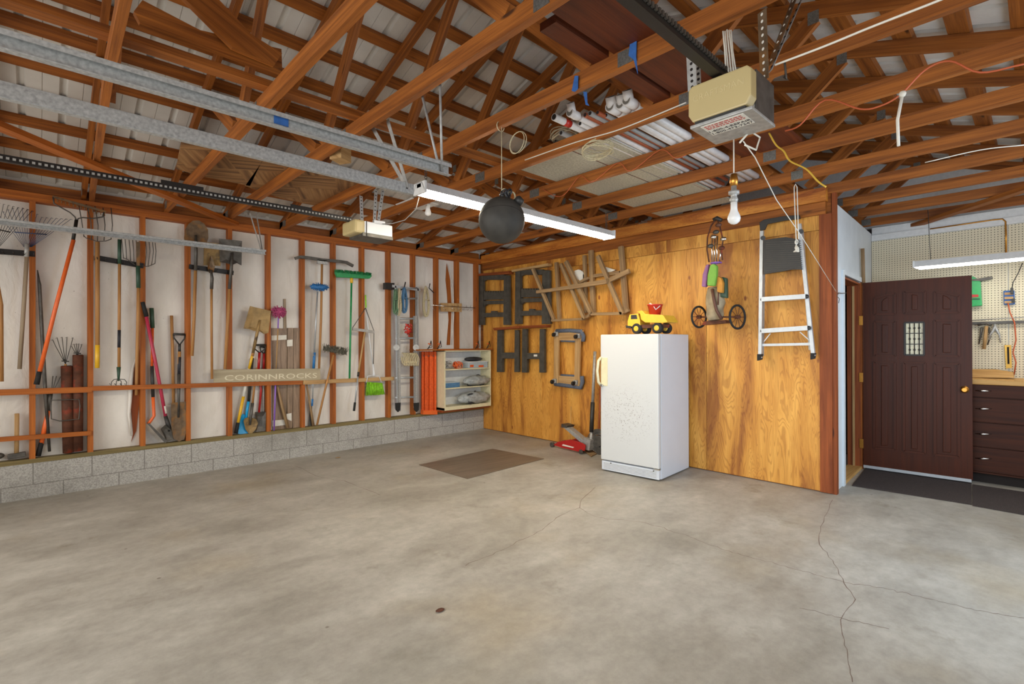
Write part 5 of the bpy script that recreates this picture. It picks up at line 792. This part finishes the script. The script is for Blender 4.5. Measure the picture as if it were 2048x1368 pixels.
k = t.add('window_pane', drb(wx[0], wx[1], wz_[0], wz_[1], -.025, -.018), 'glass'); t.add('window_frame', ring([(wx[0], wz_[0]), (wx[1], wz_[0]), (wx[1], wz_[1]), (wx[0], wz_[1])], .016, .012), 'black_metal'); mb = MB(); W_ = wx[1]-wx[0]; Hh = wz_[1]-wz_[0]
for i in (1, 2, 3):
    s = wx[0]+W_*i/4; p = H0+WD*s-WN*.004
    for q in (0, 1, 2): z = wz_[0]+Hh*q/3; mb.lathe(p+V((0, 0, z)), (0, 0, 1), [(0, .004), (Hh*.12, .004), (Hh*.16, .010), (Hh*.2, .004), (Hh/3, .004)], 8)
for q in (1, 2): z = wz_[0]+Hh*q/3; mb.beam(H0+WD*wx[0]-WN*.004+V((0, 0, z)), H0+WD*wx[1]-WN*.004+V((0, 0, z)), .008, .008)
t.add('window_grille', mb, 'black_metal'); s, z = ds(1929, 779)
t.add('door_knob', MB().lathe(H0+WD*s+V((0, 0, z)), WN, [(0, .032), (.006, .034), (.01, .014), (.03, .014), (.036, .026), (.055, .028), (.065, .018)], 20), 'brass'); t.add('weatherstrip', drb(.0, DWd-.01, .02, .05, -.04, .004), 'alu')
for z in (1.62, 1.0, .28): t.add('hinge', drb(-.035, .0, z-.05, z+.05, -.01, .006), 'brass')
t.done()
for P, lab in (([(1704, 972), (1731, 938), (1750, 938), (1943, 967), (1943, 1010)], 'dark carpet runner on the concrete in front of the open door'), ([(1945, 970), (2080, 990), (2080, 1036), (1945, 1012)], 'dark carpet runner piece in front of the drawer cabinet')): solo('carpet_runner', lab, 'carpet', MB().slab([aZ(a, b, .001) for a, b in P], (0, 0, .008)), 'carpet')
# ================================================================ BENCH AND PEGBOARD
cx = 6.69; zz = [aX(1944, p_, cx).z for p_ in (768, 794, 843, 892, 941)]
t = Thing('drawer_cabinet', 'dark brown drawer cabinet behind the open door', 'cabinet'); t.add('cabinet_body', MB().box((cx+.02, -.9, .1), (7.235, 1.15, zz[0])), 'cabinet_wood'); t.add('toe_kick', MB().box((cx+.07, -.9, 0), (7.235, 1.15, .1)), 'dark_void')
for i in range(4):
    for ya, yb in ((-.85, -.17), (-.16, .58)):
        k = t.add('drawer', MB().box((cx, ya, zz[i+1]+.004), (cx+.022, yb, zz[i]-.004), L=(0, 1, 0)), 'cabinet_wood', bev=.003)
        if ya > -.5:
            hy = [aX(a, b, cx) for a, b in ((1951, (781, 817, 867, 916)[i]), (1983, (782, 817.5, 868, 917)[i]))]; h0, h1 = hy; mb = MB().tube([h0, h0+(h1-h0)*.3+V((-.025, 0, 0)), h0+(h1-h0)*.5+V((-.03, 0, 0)), h0+(h1-h0)*.7+V((-.025, 0, 0)), h1], [.004, .006, .010, .006, .004], 8); t.add('drawer_handle', mb, 'chrome', under=k)
t.add('base_trim', MB().box((cx+.005, -.9, .1), (cx+.02, 1.15, zz[4])), 'cabinet_wood'); t.done()
solo('countertop', 'pale wooden countertop over the dark drawer cabinet', 'countertop', MB().box((cx-.03, -.9, zz[0]), (7.236, 1.16, zz[0]+.045), L=(0, 1, 0)), 'bench_top', bev=.003)
ctz = zz[0]+.046
solo('wood_board', 'pale yellow board lying at the back of the countertop', 'board', MB().slab([aX(a, b, 7.15) for a, b in ((1935, 738), (1990, 738), (2027, 744), (2029, 754), (1935, 754))], (-.16, 0, 0), L=(0, 1, 0)), 'bench_top', bev=.003)
Gp = lambda off=.0: (lambda a, b: aX(a, b, 7.236-off))
def gs(P, o, th_, L=None): return MB().slab([Gp(o)(*p) for p in P], (-th_, 0, 0), L=L)
t = Thing('tool_case', 'green tool case hanging on the pegboard partly behind the door', 'tool case'); t.add('case_body', gs([(1935, 562), (1962, 563), (1965, 612), (1940, 614)], 0, .07), 'case_green', bev=.008); t.add('label', gs([(1944, 589), (1957, 589), (1957, 594), (1944, 595)], .071, .002), 'sticker_red'); t.add('latch', gs([(1943, 597), (1960, 597), (1960, 599), (1943, 599)], .07, .01), 'dark_green'); t.done()
t = Thing('hand_saw', 'long green saw blade with grey handle hanging on the pegboard just above the door', 'saw'); P = [(1764, 566), (1850, 558), (1925, 552), (1947, 553), (1958, 560), (1946, 566), (1850, 567), (1765, 570)]; t.add('saw_blade', gs(P, .01, .01), 'case_green'); t.add('handle', gs([(1940, 560), (1960, 557), (1985, 553), (1986, 558), (1962, 563), (1942, 566)], .02, .03), 'steel_dark', bev=.004); t.done()
t = Thing('outlet_box', 'pale outlet box with black plugs on the pegboard', 'outlet'); t.add('box', gs([(2007, 582), (2029, 581), (2030, 609), (2008, 610)], 0, .03), 'tape_blue', bev=.003)
for i in range(3): a = 585+i*8.5; t.add('socket_row', gs([(2009, a), (2027, a-.5), (2027, a+4.5), (2009, a+5)], .03, .006), 'pale_wood')
t.add('plug', gs([(2021, 576), (2027, 576), (2027, 588), (2021, 588)], .036, .03), 'black_plastic', bev=.003); t.add('plug', gs([(2023, 598), (2030, 597), (2030, 605), (2023, 606)], .036, .03), 'black_plastic', bev=.003); t.done()
f = Gp(.05); solo('power_cord', 'black cord dropping from the second strip light to the outlet box', 'cord', MB().tube([f(2045, 526), f(2037, 545), f(2026, 565), f(2024, 577)], .004, 6), 'black_plastic'); solo('power_cord', 'orange brown cord hanging from the outlet box down to the bench', 'cord', MB().tube([f(2016, 606), f(2020, 625), f(2029, 645), f(2032, 680), f(2026, 705), f(2032, 725), f(2028, 750)], .006, 6), 'orange_cable')
solo('metal_rod', 'thin grey rod lying across hooks on the pegboard', 'rod', MB().tube([f(1940, 641), f(2070, 633)], .005, 8), 'galv_dull'); solo('metal_bar', 'thick grey metal bar hung across the pegboard under the thin rod', 'bar', MB().beam(Gp(.03)(1940, 647), Gp(.03)(2070, 643), .03, .03), 'steel_dark', bev=.003)
t = Thing('claw_hammer', 'hammer with wooden handle hanging on the pegboard by the door edge', 'hammer'); t.add('handle', MB().tube([f(1973, 652), f(1968, 698)], .015, 10), 'pale_wood'); t.add('hammer_head', MB().tube([f(1955, 650), f(1964, 648), f(1974, 646), f(1982, 652)], [.014, .012, .015, .008], 10), 'steel_dark'); t.done()
solo('pliers', 'pair of steel pliers hanging right of the hammer on the pegboard', 'pliers', MB().tube([f(1991, 650), f(1986, 662), f(1981, 668), f(1978, 680)], [.008, .014, .008, .006], 8).tube([f(1989, 648), f(1993, 660), f(1999, 670), f(2001, 686)], [.008, .014, .008, .006], 8), 'galv'); solo('tin_snips', 'curved grey snips hanging behind the hammer handle', 'snips', MB().tube([Gp(.03)(1964, 655), Gp(.03)(1961, 672), Gp(.03)(1958, 688)], [.012, .008, .006], 8).tube([Gp(.03)(1977, 655), Gp(.03)(1981, 672), Gp(.03)(1975, 690)], [.01, .007, .006], 8), 'steel_dark')
t = Thing('square_tool', 'yellow perforated straightedge hanging above the bench', 'tool').root(gs([(2009, 690), (2022, 690), (2024, 736), (2012, 737)], .005, .012, L=(0, 0, 1)), 'yellow'); t.add('slot', gs([(2014, 694), (2018, 694), (2019, 728), (2015, 728)], .018, .001), 'dark_void'); t.done()
t = Thing('fluorescent_light', 'white strip light glowing in front of the pegboard', 'light fixture'); qx, qz, q0, q1 = 6.62, 2.185, -.9, .885
t.add('reflector', MB().slab([V((qx+a, q0, qz+b)) for a, b in ((-.08, -.03), (-.04, .035), (.04, .035), (.08, -.03), (.07, -.03), (.035, .027), (-.035, .027), (-.07, -.03))], (0, q1-q0, 0)), 'flush_white'); t.add('end_cap', MB().box((qx-.08, q1, qz-.035), (qx+.08, q1+.015, qz+.035)), 'flush_white', bev=.003)
for s_ in (-.045, .045): t.add('tube', MB().tube([(qx+s_, q0, qz-.03), (qx+s_, q1-.02, qz-.03)], .017, 12), 'lamp_tube_dim')
t.add('chain', MB().tube([(qx, q1-.12, qz+.03), (qx, q1-.10, 2.74)], .003, 6), 'steel_dark'); t.done()
f = Gp(.01); solo('conduit', 'thin copper tube bent along the top of the pegboard', 'pipe', MB().tube([f(1860, 458), f(1930, 448), f(1985, 440), f(2005, 438), f(2011, 443), f(2012, 470), f(2012, 510)], .008, 8), 'brass')
f = lambda a, b: aP(a, b, DW0+DN*.03, DN); solo('hanging_stick', 'brown wooden stick hung on the white wall above the door hinges', 'stick', MB().tube([f(1725, 497), f(1727, 570)], .018, 8), 'old_wood')
solo('leaf_scrap', 'small crumpled dry scrap lying alone on the concrete in the foreground', 'debris', MB().ball(aZ(880, 1220, .006), .022, 8, (1.2, .8, .25)), 'rust')
solo('leaf_scrap', 'tiny dark scrap on the concrete just left of the floor mat', 'debris', MB().ball(aZ(676, 915, .005), .03, 8, (1.2, .7, .15)), 'old_wood')
